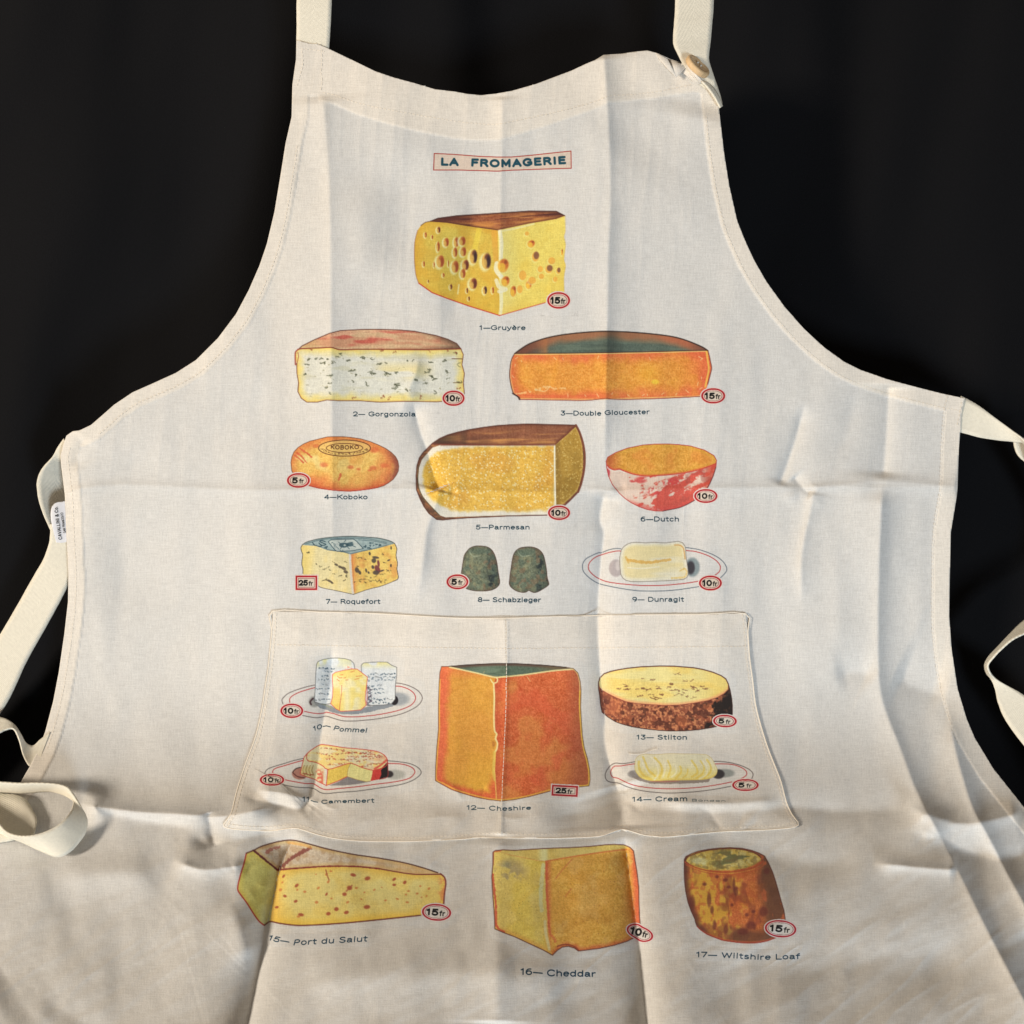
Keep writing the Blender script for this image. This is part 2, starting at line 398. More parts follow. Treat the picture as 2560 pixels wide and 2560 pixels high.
def grid_patch(poly, step, bbox=None):
    x0, y0 = (poly.min(0) - step) if bbox is None else bbox[:2]
    x1, y1 = (poly.max(0) + step) if bbox is None else bbox[2:]
    xs = np.arange(x0, x1 + step, step); ys = np.arange(y0, y1 + step, step)
    X, Y = np.meshgrid(xs, ys)
    ins = inside(X, Y, poly)
    c = ins[:-1, :-1] | ins[1:, :-1] | ins[:-1, 1:] | ins[1:, 1:]
    jj, ii = np.nonzero(c)
    W = X.shape[1]
    F = np.stack([jj * W + ii, (jj + 1) * W + ii, (jj + 1) * W + ii + 1, jj * W + ii + 1], 1)
    used = np.unique(F)
    remap = np.full(X.size, -1); remap[used] = np.arange(len(used))
    F = remap[F]
    xf = X.ravel()[used].copy(); yf = Y.ravel()[used].copy(); ins_f = ins.ravel()[used]
    # distance to the edge, near the edge only
    d = np.full(xf.shape, 999.0)
    d_, _, _, nx, ny = seg_dist(xf, yf, poly, closed=True, want='all')
    xf = np.where(ins_f, xf, nx); yf = np.where(ins_f, yf, ny)
    d = np.where(ins_f, d_, 0)
    return xf, yf, F, d

# ------------------------------------------------------------------ the backdrop
def build_backdrop():
    xs = np.arange(-2600, 5200, 26.0); ys = np.arange(-1500, 3400, 26.0)
    X, Y = np.meshgrid(xs, ys)
    D = np.interp(Y, _fy, _fd) * D0 + 0.016 * np.minimum(((X - 1280) / 1280) ** 2, 3)
    back = 0.030 + 0.05 * ss(1900, 600, Y)
    fold = 0.020 * ss(1900, 900, Y) * (fbm(X, Y, 420, 2, 71, ax=0.6, ay=2.2, ang=12) - 0.5) * 2
    D = D + back + fold
    V = CAM_POS + D[..., None] * (FWD + RIGHT * ((X - 1280) / FPX)[..., None] - UP * ((Y - 1280) / FPX)[..., None])
    H, W = X.shape
    j, i = np.meshgrid(np.arange(H - 1), np.arange(W - 1), indexing='ij'); j = j.ravel(); i = i.ravel()
    F = np.stack([j * W + i, (j + 1) * W + i, (j + 1) * W + i + 1, j * W + i + 1], 1)
    o = fast_mesh("backdrop_cloth", V, F, M_VELVET)
    o["kind"] = "structure"; o["label"] = "plain black fabric backdrop hanging and lying behind the apron"
build_backdrop()

# ------------------------------------------------------------------ the apron
apron = bpy.data.objects.new("apron", None)
apron.location = (0, 0, 0)
scene.collection.objects.link(apron)
apron["label"] = "cream cotton apron printed with seventeen cheeses under the title LA FROMAGERIE, on black cloth"
apron["category"] = "apron"

def part(o, label=None, kind=None):
    if label: o["label"] = label
    if kind: o["kind"] = kind
    return o

def hem_or_lit_field(x, y, d):
    """1 where the cloth is doubled: side, arm and top hems; partial on the painted lit band"""
    top_line = np.array(TOP[::-1], float)
    h = ss(44, 40, d)
    near = (y < 420) & (x > 700) & (x < 1850)
    if near.any():
        dt, _, _, _, _ = seg_dist(x[near], y[near], TOP_STITCH)
        P = TOP_STITCH
        ys = np.interp(x[near], P[:, 0], P[:, 1])
        low = ys + 30 + 14 * np.sin((x[near] - 900) / 150.0)
        hh = ss(3, -3, y[near] - low) * ss(790, 800, x[near])
        h[near] = np.maximum(h[near], hh)
        # strap sleeve at the left shoulder, doubled
        sl = ss(808, 802, x[near]) * ss(244, 236, y[near])
        h[near] = np.maximum(h[near], sl)
    side = ss(830, 820, x) * ss(1500, 700, y) * ss(230, 240, y) * ss(640, 700, x) * 0.55  # warm lit side of the left crease, painted into the tone of single cloth
    return np.maximum(h, side)
TOP_STITCH = np.array([(805,232),(835,237),(892,257),(965,273),(1037,286),(1137,303),(1203,310),(1253,310),(1280,304),(1379,283),(1479,257),(1522,240),(1561,238),(1644,229),(1737,210)], float)

xf, yf, F, dist = grid_patch(OUT, 3.6)
hem_or_lit = hem_or_lit_field(xf, yf, dist)
V = point(xf, yf, lift=0.0007 * hem_or_lit * ss(0.6, 0.95, hem_or_lit))
body = fast_mesh("body_panel", V, F, M_CLOTH, apron, attrs={"hem_or_lit": hem_or_lit}, uv=np.stack([xf, yf], 1) / 1000.0)
md = body.modifiers.new("thickness", 'SOLIDIFY'); md.thickness = 0.0009; md.offset = -1
print("body", len(F), time.time() - T0)

xf, yf, F, dist = grid_patch(POCKET, 3.6)
POCKET_LIFT = 0.0015
def pocket_lift(x, y, d=None):
    if d is None:
        d, _, _, _, _ = seg_dist(x, y, POCKET, closed=True)
    return POCKET_LIFT + 0.0012 * ss(0, 60, d)
hem_or_lit = 0.55 + 0.25 * ss(1625, 1612, yf)
hem_or_lit = np.where(dist < 12, 0.9, hem_or_lit)
V = point(xf, yf, lift=pocket_lift(xf, yf, dist))
pocket = fast_mesh("pocket", V, F, M_CLOTH, apron, attrs={"hem_or_lit": hem_or_lit}, uv=np.stack([xf + 37, yf + 11], 1) / 1000.0)
md = pocket.modifiers.new("thickness", 'SOLIDIFY'); md.thickness = 0.0012; md.offset = -1
print("pocket", len(F), time.time() - T0)

# ------------------------------------------------------------------ ribbons: tape given by its two edges
def ribbon(name, A, B, lift_a, lift_b, n=10, cross=8, parent=apron, mat=None, label=None, bow=0.0, rel=0.0, vscale=80.0):
    """A, B: matching edge points in photo px; lift in mm towards the viewer at each of them"""
    PA = spline([(p[0], p[1], l) for p, l in zip(A, lift_a)], n=n)
    PB = spline([(p[0], p[1], l) for p, l in zip(B, lift_b)], n=n)
    mid = 0.5 * (PA + PB)
    seg = np.concatenate([[0], np.cumsum(np.hypot(np.diff(mid[:, 0]), np.diff(mid[:, 1])))])
    t = np.linspace(0, 1, cross + 1)
    P = PA[:, None, :] * (1 - t)[None, :, None] + PB[:, None, :] * t[None, :, None]
    P[..., 2] += bow * (np.sin(np.pi * t)[None, :])
    rng = np.random.RandomState(len(name) + len(A))
    wob = (fbm(P[..., 0], P[..., 1], 12, 2, 5) - 0.5) * 0.9
    edge = np.minimum(t, 1 - t)[None, :] * cross < 0.5
    P[..., 0] += np.where(edge, wob, 0)
    V = point(P[..., 0], P[..., 1], lift=P[..., 2] / 1000.0, rel=False)
    if rel:
        r = relief(P[..., 0], P[..., 1]) * rel
        V = point(P[..., 0], P[..., 1], lift=P[..., 2] / 1000.0 + r, rel=False)
    H, W = P.shape[:2]
    j, i = np.meshgrid(np.arange(H - 1), np.arange(W - 1), indexing='ij'); j = j.ravel(); i = i.ravel()
    F = np.stack([j * W + i, (j + 1) * W + i, (j + 1) * W + i + 1, j * W + i + 1], 1)
    uv = np.stack([np.broadcast_to(t[None, :], (H, W)), np.broadcast_to((seg / vscale)[:, None], (H, W))], -1).reshape(-1, 2)
    o = fast_mesh(name, V, F, mat or M_TAPE, parent, uv=uv, attrs={"hem_or_lit": np.ones(H * W)})
    md = o.modifiers.new("thickness", 'SOLIDIFY'); md.thickness = 0.0013; md.offset = 0
    return part(o, label)

# neck strap, left: sewn into the shoulder
ribbon("neck_strap", [(748,-700),(744,-200),(742,0),(742,60),(741,122)], [(835,-700),(831,-200),(829,0),(826,70),(822,134)],
       [2,2,1,-.5,-2.5], [2,2,1,-.5,-2.5], label="left neck strap sewn into the shoulder of the apron")
# neck strap, right: comes down to the button and its end lies over the corner
ribbon("neck_strap", [(1695,-700),(1690,-200),(1688,0),(1685,60),(1683,106),(1693,132),(1706,158),(1722,180),(1742,204),(1762,222)],
       [(1790,-700),(1787,-200),(1784,0),(1780,60),(1777,99),(1773,128),(1772,150),(1778,172),(1786,196),(1788,214)],
       [2,2,2,3,4,5,5,5,5,4], [2,2,2,3,3,4,4,4,4,3.5], label="right neck strap passing under the wooden button")
# its tip, folded edge-on down over the armhole corner
ribbon("strap_tip", [(1754,204),(1770,222),(1785,243),(1800,270)], [(1770,206),(1786,224),(1798,244),(1806,266)],
       [8,8,7.5,6], [4,4,4,4], cross=4)
ribbon("strap_tip", [(1762,200),(1776,218),(1790,240),(1803,264)], [(1784,192),(1792,214),(1799,236),(1804,258)],
       [4.5,4.5,4.5,4.5], [2,2,2,2], cross=4)
# small pleats pinched up beside the button
def pleat(name, pts, lifts, mat=M_CLOTH):
    P = np.array(pts, float)
    V = point(P[:, 0], P[:, 1], lift=np.array(lifts) / 1000.0, rel=False)
    r = relief(P[:, 0], P[:, 1]); V = V - FWD * r[:, None]
    F = [(0, i, i + 1) for i in range(1, len(P) - 1)]
    o = fast_mesh(name, V, F, mat, apron, smooth=False, uv=P / 1000.0, attrs={"hem_or_lit": np.ones(len(P)) * 0.9})
    md = o.modifiers.new("thickness", 'SOLIDIFY'); md.thickness = 0.0008; md.offset = 1
    return o
pleat("corner_pleat", [(1640,132),(1669,148),(1691,193),(1668,170),(1650,148)], [1.2,5,6,4,2.5])
pleat("corner_pleat", [(1669,148),(1704,157),(1716,167),(1691,193)], [3,1.5,4,6])
pleat("corner_pleat", [(1704,157),(1722,166),(1728,180),(1736,196),(1750,212),(1732,206),(1716,190),(1700,176)], [4,6,6,6,5,3,3,4])
pleat("corner_pleat", [(1712,164),(1722,163),(1738,186),(1758,206),(1748,209),(1730,192)], [6.5,8,8,7,5.5,5.5])

# waist tie, left: loop, long tail, standing loop
ribbon("waist_tie", [(160,1096),(146,1116),(128,1146),(108,1168),(96,1190),(92,1212),(97,1250),(108,1284),(120,1312),(128,1330)],
       [(190,1150),(176,1152),(156,1150),(166,1176),(180,1196),(186,1220),(184,1256),(178,1290),(172,1320),(168,1350)],
       [-3,-4,-5,-6,-6,-6,-5,-4,-3,-3], [-5,-6,-10,-18,-22,-24,-22,-18,-12,-8], label="upper bend of the left waist tie half hidden behind the apron edge")
ribbon("waist_tie", [(126,1310),(126,1335),(122,1362),(108,1400),(86,1438),(48,1506),(0,1588),(-60,1690),(-120,1770),(-190,1860),(-250,1960),(-230,2060),(-140,2110),(-80,2110)],
       [(178,1322),(184,1360),(186,1400),(178,1440),(162,1480),(118,1562),(66,1655),(20,1752),(-40,1835),(-120,1920),(-170,1970),(-160,2010),(-120,2010),(-80,1976)],
       [-3,-3,-3,-3,-3,-2,0,2,0,0,0,2,4,6], [-6,-6,-6,-5,-4,-3,-1,1,2,2,3,4,5,5], label="long tail of the left waist tie running out of the picture")
ribbon("waist_tie", [(-120,1770),(-60,1780),(0,1793),(20,1800),(38,1815),(52,1836),(66,1858),(84,1864),(100,1850),(110,1842),(126,1830)],
       [(-120,1860),(-60,1850),(-6,1834),(12,1826),(34,1823),(48,1850),(58,1888),(72,1914),(84,1912),(92,1908),(97,1908)],
       [5,6,7,8,8,7,5,3,3,3,3], [14,14,13,12,11,9,6,3,2,2,2], label="sewn end of the left waist tie at the apron edge")
ribbon("waist_tie", [(-140,1950),(-60,1952),(0,1955),(50,1958),(90,1957),(140,1960),(168,1968),(182,1984),(198,2008),(214,2036),(219,2058),(214,2082),(200,2104),(176,2130),(144,2142),(100,2126),(58,2106),(20,2092),(-30,2072),(-90,2060)],
       [(-140,1984),(-60,1982),(0,1981),(50,1983),(80,1981),(120,1978),(150,1984),(172,1994),(182,2004),(181,2016),(176,2028),(166,2042),(150,2058),(128,2072),(98,2084),(66,2090),(36,2088),(12,2076),(-20,2040),(-80,2000)],
       [18,18,18,18,18,17,17,16,14,11,9,7,6,5,4,4,4,5,6,7], [5,5,5,5,6,7,8,10,13,16,18,20,21,21,21,21,20,19,18,17], n=12, cross=8, label="open standing loop of the left waist tie lying on the apron")
# inside of that loop: the next turn of tape lying on the cloth
ribbon("waist_tie", [(-80,1976),(0,1984),(40,1988),(66,2000),(84,2028),(92,2052),(84,2086)], [(-80,2110),(-30,2110),(0,2106),(24,2102),(44,2098),(60,2094),(72,2090)],
       [5,6,7,7,6,6,6], [6,6,6,6,5,5,5], cross=6, label="turned-under piece of waist tie inside the loop")
# waist tie, right
ribbon("waist_tie", [(2402,990),(2422,1000),(2446,1014),(2490,1046),(2530,1076),(2562,1102),(2610,1150),(2670,1220),(2720,1300),(2735,1380),(2715,1445),(2680,1480)],
       [(2396,1080),(2420,1086),(2450,1094),(2496,1101),(2536,1105),(2566,1116),(2598,1200),(2650,1280),(2690,1350),(2712,1410),(2712,1480),(2700,1530)],
       [-2,-2,-1,2,6,10,12,12,12,8,2,-4], [-3,-3,-2,-1,2,6,8,6,8,12,18,20], label="right waist tie leaving the apron corner")
ribbon("waist_tie", [(2534,1100),(2536,1118),(2546,1140),(2570,1160),(2620,1190)], [(2580,1090),(2590,1110),(2600,1130),(2630,1150),(2680,1170)],
       [-4,-4,-4,-4,-4], [-5,-5,-5,-5,-5], n=6)
ribbon("waist_tie", [(2680,1480),(2620,1514),(2560,1552),(2524,1586),(2494,1618),(2472,1642),(2462,1662),(2466,1682),(2478,1698),(2488,1726),(2496,1760),(2516,1804),(2560,1864),(2640,1960),(2760,2140),(2880,2400)],
       [(2700,1530),(2630,1556),(2562,1584),(2530,1600),(2504,1622),(2484,1643),(2470,1662),(2474,1680),(2488,1696),(2518,1714),(2550,1732),(2590,1760),(2640,1800),(2720,1870),(2850,2080),(2965,2360)],
       [-4,-2,0,2,3,4,4,4,4,4,4,4,4,4,0,-5], [20,20,22,22,20,18,15,12,8,7,8,10,12,14,5,-5], n=12, label="hanging loop of the right waist tie against the black backdrop")

# woven brand label sewn into the left edge
lab_o = np.array([(172,1254),(160,1254),(147,1255),(138,1258),(131,1265),(128,1274),(127,1286),(128,1300),(131,1316),(136,1338),(141,1356),(155,1357),(172,1354)], float)
xf, yf, F, dist = grid_patch(lab_o, 3.0)
bend = 3.5 - 2.5 * ((yf - 1305) / 50.0) ** 2 * 0.6
V = point(xf, yf, lift=(bend * ss(175, 130, xf)) / 1000.0, rel=False)
LABEL_LIFT = lambda x, y: ((3.5 - 2.5 * ((y - 1305) / 50.0) ** 2 * 0.6) * ss(175, 130, x) + 0.62) / 1000.0
brand = fast_mesh("brand_label", V, F, M_LABEL, apron)
md = brand.modifiers.new("thickness", 'SOLIDIFY'); md.thickness = 0.0008; md.offset = 0
part(brand, "small white woven maker's label folded out of the left edge")

# wooden button
def build_button():
    c = point(np.array(1744.0), np.array(166.0), lift=0.0095, rel=False)
    a = RIGHT * 0.70 - UP * 0.714
    b = RIGHT * 0.714 + UP * 0.70
    tilt = math.radians(50)
    v = b * math.cos(tilt) + FWD * math.sin(tilt)
    nrm = np.cross(a, v); nrm /= np.linalg.norm(nrm)
    if np.dot(nrm, FWD) > 0: nrm = -nrm
    R = 0.0108; th = 0.0032
    prof = [(0.0, 0.0006), (0.62, 0.0006), (0.70, 0.0010), (0.80, 0.0014), (0.93, 0.0012), (1.0, 0.0004), (1.0, -th + 0.0008), (0.93, -th), (0.0, -th)]
    N = 48; V = []; F = []
    for r, z in prof:
        for k in range(N):
            t = 2 * math.pi * k / N
            V.append(c + (a * math.cos(t) + v * math.sin(t)) * R * r + nrm * (z + 0.001))
    for j in range(len(prof) - 1):
        for k in range(N):
            F.append((j * N + k, j * N + (k + 1) % N, (j + 1) * N + (k + 1) % N, (j + 1) * N + k))
    o = fast_mesh("wooden_button", V, F, M_WOOD, apron)
    part(o, "pale wooden button on the right shoulder")
    for s in (-1, 1):
        V = []; F = []
        cc = c + a * s * 0.0017 + nrm * 0.0023
        for j in range(7):
            ph = math.pi * j / 6
            for k in range(12):
                t = 2 * math.pi * k / 12
                V.append(cc + v * (0.0019 * math.cos(ph)) + (a * math.cos(t) + nrm * math.sin(t)) * 0.0007 * max(math.sin(ph), .05))
        for j in range(6):
            for k in range(12):
                F.append((j * 12 + k, j * 12 + (k + 1) % 12, (j + 1) * 12 + (k + 1) % 12, (j + 1) * 12 + k))
        fast_mesh("button_thread", V, F, M_THREAD, o)
build_button()

# ------------------------------------------------------------------ stitching
def stitches(poly, name, lift=0.0012, length=6.5, gap=4.0, width=1.3, parent=apron, is_pocket=False, jitter=0.5, thick=0.0001):
    P = np.array(poly, float)
    L = np.concatenate([[0], np.cumsum(np.hypot(np.diff(P[:, 0]), np.diff(P[:, 1])))])
    s = np.arange(2, L[-1] - length, length + gap)
    rng = np.random.RandomState(int(P[0, 0]))
    j = rng.uniform(-jitter, jitter, len(s))
    x0 = np.interp(s, L, P[:, 0]); y0 = np.interp(s, L, P[:, 1]); x1 = np.interp(s + length, L, P[:, 0]); y1 = np.interp(s + length, L, P[:, 1])
    dx = x1 - x0; dy = y1 - y0; l = np.hypot(dx, dy) + 1e-9; nx = -dy / l; ny = dx / l
    VV = []; FF = []
    prof = [(-1, 0), (0, 1), (1, 0)]
    ts = [0, .25, .75, 1]
    for ti, t in enumerate(ts):
        k = (0.15, 1, 1, 0.15)[ti]
        for a_, z in prof:
            xx = x0 + dx * t + nx * (a_ * width / 2 + j); yy = y0 + dy * t + ny * (a_ * width / 2 + j)
            base = pocket_lift(xx, yy) if is_pocket else 0.0
            VV.append(point(xx, yy, lift=base + lift + z * k * thick - 0.0001))
    VV = np.stack(VV, 1)                       # n,12,3
    n = len(s)
    base = (np.arange(n) * 12)[:, None]
    for r in range(3):
        for c in range(2):
            FF.append(base + np.array([[r * 3 + c, r * 3 + c + 1, (r + 1) * 3 + c + 1, (r + 1) * 3 + c]]))
    FF = np.concatenate(FF, 0)
    uv = np.zeros((n * 12, 2)); uv[:, 0] = np.repeat(x0, 12) / 1000; uv[:, 1] = np.repeat(y0, 12) / 1000
    o = fast_mesh(name, VV.reshape(-1, 3), FF, M_THREAD, parent, uv=uv, attrs={"hem_or_lit": np.ones(n * 12)})
    o["kind"] = "stuff"
    return o

def inset(poly, d):
    P = spline(poly, n=3); T = np.gradient(P, axis=0); T /= np.linalg.norm(T, axis=1)[:, None] + 1e-9
    return P + np.stack([-T[:, 1], T[:, 0]], 1) * d
stitches(spline(TOP_STITCH, n=3), "top_hem_stitching")
stitches(inset(ARM_R[:-5], -34), "armhole_stitching")
stitches(inset(LEFT[5:20], -30), "armhole_stitching")
stitches(inset(RIGHTE[8:], -43), "side_stitching")
stitches([(2405,1003),(2398,1040),(2392,1072)], "side_stitching")
stitches(inset(LEFT[23:37], -18), "side_stitching")
stitches([(803,120),(805,150),(802,180),(806,205),(800,232)], "strap_stitching", length=8)
stitches([(755,124),(757,160),(745,205),(742,216)], "strap_stitching")
stitches([(750,122),(780,124),(818,130)], "strap_stitching")
stitches([(1266,1550),(1266,1660),(1265,1767),(1260,1880),(1254,2003),(1250,2090)], "pocket_stitching", parent=pocket, is_pocket=True, lift=0.0010, gap=2.2, length=7.5, width=1.6)
stitches([(690,1612),(900,1616),(1262,1622),(1600,1619),(1868,1616)], "pocket_stitching", parent=pocket, is_pocket=True, lift=0.0006)
_pk = POCKET[9:21].copy(); stitches(inset(_pk, 8), "pocket_stitching", parent=pocket, is_pocket=True, lift=0.0006)
_pk = POCKET[20:44].copy(); stitches(inset(_pk, 9), "pocket_stitching", parent=pocket, is_pocket=True, lift=0.0006)
_pk = np.concatenate([POCKET[43:], POCKET[:1]]); stitches(inset(_pk, 8), "pocket_stitching", parent=pocket, is_pocket=True, lift=0.0006)
def folded_edge(poly, closed, name, r, lift, parent):
    P = spline(poly, closed=closed, n=3); 
    if closed: P = np.concatenate([P, P[:1]])
    T = np.gradient(P, axis=0); T /= np.linalg.norm(T, axis=1)[:, None] + 1e-9; N_ = np.stack([-T[:, 1], T[:, 0]], 1)
    rows = []
    for k in range(7):
        a_ = math.pi * (k / 6.0)
        Q = P + N_ * (math.cos(a_) * r)
        rows.append(point(Q[:, 0], Q[:, 1], lift=lift + math.sin(a_) * r * 0.0003125 * 0.8))
    V = np.stack(rows, 1); n = len(P)
    F = [(i * 7 + c, i * 7 + c + 1, (i + 1) * 7 + c + 1, (i + 1) * 7 + c) for i in range(n - 1) for c in range(6)]
    return fast_mesh(name, V, F, M_THREAD, parent, uv=np.repeat(P, 7, axis=0) / 1000, attrs={"hem_or_lit": np.ones(n * 7)})
folded_edge(POCKET, True, "pocket_edge", 1.5, POCKET_LIFT - 0.0001, pocket)  # paler tube added for the bright line where the fold catches light
# loose thread lying on the pocket above the cream roll
def loose_thread():
    P = spline([(1572,1884),(1590,1885),(1610,1883),(1628,1876),(1645,1872)], n=6)
    T = np.gradient(P, axis=0); T /= np.linalg.norm(T, axis=1)[:, None]; N_ = np.stack([-T[:, 1], T[:, 0]], 1)
    rows = []
    for a_, z in ((-.8, 0), (0, 1), (.8, 0)):
        Q = P + N_ * a_
        rows.append(point(Q[:, 0], Q[:, 1], lift=pocket_lift(Q[:, 0], Q[:, 1]) + 0.0005 + z * 0.0004))
    V = np.stack(rows, 1); n = len(P)
    F = [(i * 3 + c, (i + 1) * 3 + c, (i + 1) * 3 + c + 1, i * 3 + c + 1) for i in range(n - 1) for c in range(2)]
    o = fast_mesh("loose_thread", V, F, M_THREAD, pocket, uv=np.repeat(P, 3, axis=0) / 1000, attrs={"hem_or_lit": np.ones(n * 3)})
loose_thread()
print("structure done", time.time() - T0)

# ------------------------------------------------------------------ lettering
# A plain wide grotesque, drawn as pen strokes: cap height 1, x-height .70
def _arc(cx, cy, rx, ry, a, b, n=14):
    t = np.radians(np.linspace(a, b, n))
    return [(cx + rx * math.cos(q), cy + ry * math.sin(q)) for q in t]
def _bowl(x0=0.0, w=.56): return [_arc(x0 + w / 2, .35, w / 2, .35, 0, 360, 24)]
GL = {
 ' ': (.34, []), '—': (1.02, [[(.04,.36),(.98,.36)]]), '.': (.2, [[(.08,.02),(.1,.06)]]),
 '0': (.74, [_arc(.36,.5,.30,.5,0,360,28)]), '1': (.46, [[(.04,.80),(.16,.86),(.25,1),(.25,0)]]),
 '2': (.70, [_arc(.33,.70,.29,.30,170,-30,14) + [(.48,.40),(.06,.0),(.66,.0)]]),
 '3': (.70, [[(.08,1),(.60,1),(.30,.60)] + _arc(.32,.30,.30,.30,95,-150,16)]),
 '4': (.74, [[(.52,0),(.52,1),(.04,.28),(.70,.28)]]),
 '5': (.70, [[(.60,1),(.14,1),(.10,.52)] + _arc(.32,.32,.30,.32,140,-150,16)]),
 '6': (.70, [[(.54,.96)] + _arc(.40,.42,.36,.55,100,190,8) + _arc(.34,.31,.28,.31,170,-190,20)]),
 '7': (.66, [[(.04,1),(.62,1),(.24,0)]]),
 '8': (.70, [_arc(.34,.75,.24,.25,-90,270,20), _arc(.34,.26,.29,.26,90,450,20)]),
 '9': (.70, [_arc(.34,.69,.28,.31,-10,350,20) + _arc(.26,.55,.36,.55,0,-75,8)]),
 'A': (.86, [[(.03,0),(.42,1),(.81,0)], [(.18,.32),(.66,.32)]]), 'B': (.80, [[(.10,0),(.10,1),(.46,1)] + _arc(.46,.77,.22,.23,90,-90,8) + [(.10,.54)], [(.46,.54)] + _arc(.46,.27,.26,.27,90,-90,9) + [(.10,0)]]),
 'C': (.90, [_arc(.47,.5,.42,.5,42,318,22)]), 'D': (.88, [[(.10,0),(.10,1),(.38,1)] + _arc(.38,.5,.42,.5,90,-90,14) + [(.10,0)]]),
 'E': (.74, [[(.66,1),(.10,1),(.10,0),(.68,0)], [(.10,.53),(.60,.53)]]), 'F': (.70, [[(.66,1),(.10,1),(.10,0)], [(.10,.52),(.58,.52)]]),
 'G': (.94, [_arc(.47,.5,.42,.5,42,325,22) + [(.86,.20),(.86,.46),(.54,.46)]]), 'I': (.30, [[(.14,0),(.14,1)]]),
 'K': (.84, [[(.10,0),(.10,1)], [(.76,1),(.12,.38)], [(.34,.56),(.80,0)]]), 'L': (.70, [[(.10,1),(.10,0),(.66,0)]]),
 'M': (1.0, [[(.10,0),(.10,1),(.48,.22),(.86,1),(.86,0)]]), 'N': (.90, [[(.10,0),(.10,1),(.78,0),(.78,1)]]),
 'O': (.98, [_arc(.48,.5,.43,.5,0,360,30)]), 'P': (.78, [[(.10,0),(.10,1),(.44,1)] + _arc(.44,.73,.26,.27,90,-90,10) + [(.10,.46)]]),
 'R': (.82, [[(.10,0),(.10,1),(.46,1)] + _arc(.46,.75,.24,.25,90,-90,10) + [(.10,.50)], [(.46,.50),(.76,0)]]),
 'S': (.78, [_arc(.38,.76,.28,.24,30,200,10) + [(.30,.55),(.48,.47)] + _arc(.38,.25,.31,.25,30,-160,12)]),
 'V': (.84, [[(.03,1),(.41,0),(.79,1)]]), 'W': (1.16, [[(.03,1),(.30,0),(.57,.92),(.84,0),(1.11,1)]]),
 '&': (.84, [[(.78,.40)] + _arc(.36,.24,.30,.24,-10,-200,10) + [(.44,.62)] + _arc(.36,.80,.17,.20,-30,210,10) + [(.30,.55),(.78,0)]]),
 'a': (.66, [_arc(.30,.50,.23,.20,150,20,8) + [(.52,.42),(.52,.06),(.58,0)], [(.52,.40),(.30,.38)] + _arc(.25,.19,.19,.19,90,300,10) + [(.52,.18)]]),
 'b': (.68, [[(.09,0),(.09,1)]] + [_arc(.34,.35,.25,.35,0,360,22)]), 'c': (.62, [_arc(.32,.35,.26,.35,45,315,16)]),
 'd': (.70, [[(.58,0),(.58,1)]] + [_arc(.32,.35,.26,.35,0,360,22)]), 'e': (.66, [[(.07,.37),(.59,.37)] + _arc(.33,.35,.27,.35,5,312,20)]),
 'f': (.44, [_arc(.36,.80,.18,.20,80,180,7) + [(.18,0)], [(.02,.68),(.40,.68)]]), 'g': (.70, [_arc(.32,.36,.25,.34,0,360,22), [(.58,.70),(.58,-.08)] + _arc(.33,-.08,.25,.20,0,-150,9)]),
 'h': (.68, [[(.09,0),(.09,1)], [(.09,.40)] + _arc(.33,.44,.24,.26,180,0,12) + [(.57,0)]]), 'i': (.26, [[(.12,0),(.12,.68)], [(.12,.90),(.12,.98)]]),
 'k': (.62, [[(.09,0),(.09,1)], [(.54,.70),(.11,.26)], [(.27,.42),(.58,0)]]), 'j': (.26, [[(.12,.68),(.12,-.2)]]), 'v': (.60, [[(.03,.7),(.30,0),(.57,.7)]]),
 'l': (.26, [[(.12,0),(.12,1)]]), 'm': (1.02, [[(.09,0),(.09,.68)], [(.09,.42)] + _arc(.29,.46,.20,.24,180,0,10) + [(.49,0)], [(.49,.42)] + _arc(.70,.46,.21,.24,180,0,10) + [(.91,0)]]),
 'n': (.68, [[(.09,0),(.09,.68)], [(.09,.40)] + _arc(.33,.44,.24,.26,180,0,12) + [(.57,0)]]), 'o': (.68, [_arc(.33,.35,.27,.35,0,360,22)]),
 'q': (.70, [_arc(.32,.35,.26,.35,0,360,22), [(.58,.70),(.58,-.28)]]), 'r': (.46, [[(.09,0),(.09,.68)], [(.09,.36)] + _arc(.36,.40,.26,.29,175,80,7)]),
 's': (.58, [_arc(.28,.53,.20,.17,35,200,8) + [(.24,.39),(.36,.33)] + _arc(.28,.18,.22,.18,35,-160,10)]), 't': (.46, [[(.18,.92),(.18,.16)] + _arc(.32,.16,.14,.16,180,290,6), [(.02,.68),(.40,.68)]]),
 'u': (.68, [[(.09,.70),(.09,.26)] + _arc(.33,.26,.24,.26,180,360,12) + [(.57,.70)], [(.57,.26),(.57,0)]]),
 'y': (.62, [[(.03,.70),(.31,.02)], [(.58,.70),(.26,-.16),(.14,-.27),(.02,-.25)]]), 'z': (.58, [[(.05,.68),(.52,.68),(.05,.0),(.55,.0)]]),
}
GL['è'] = (GL['e'][0], GL['e'][1] + [[(.22,1.02),(.40,.84)]])

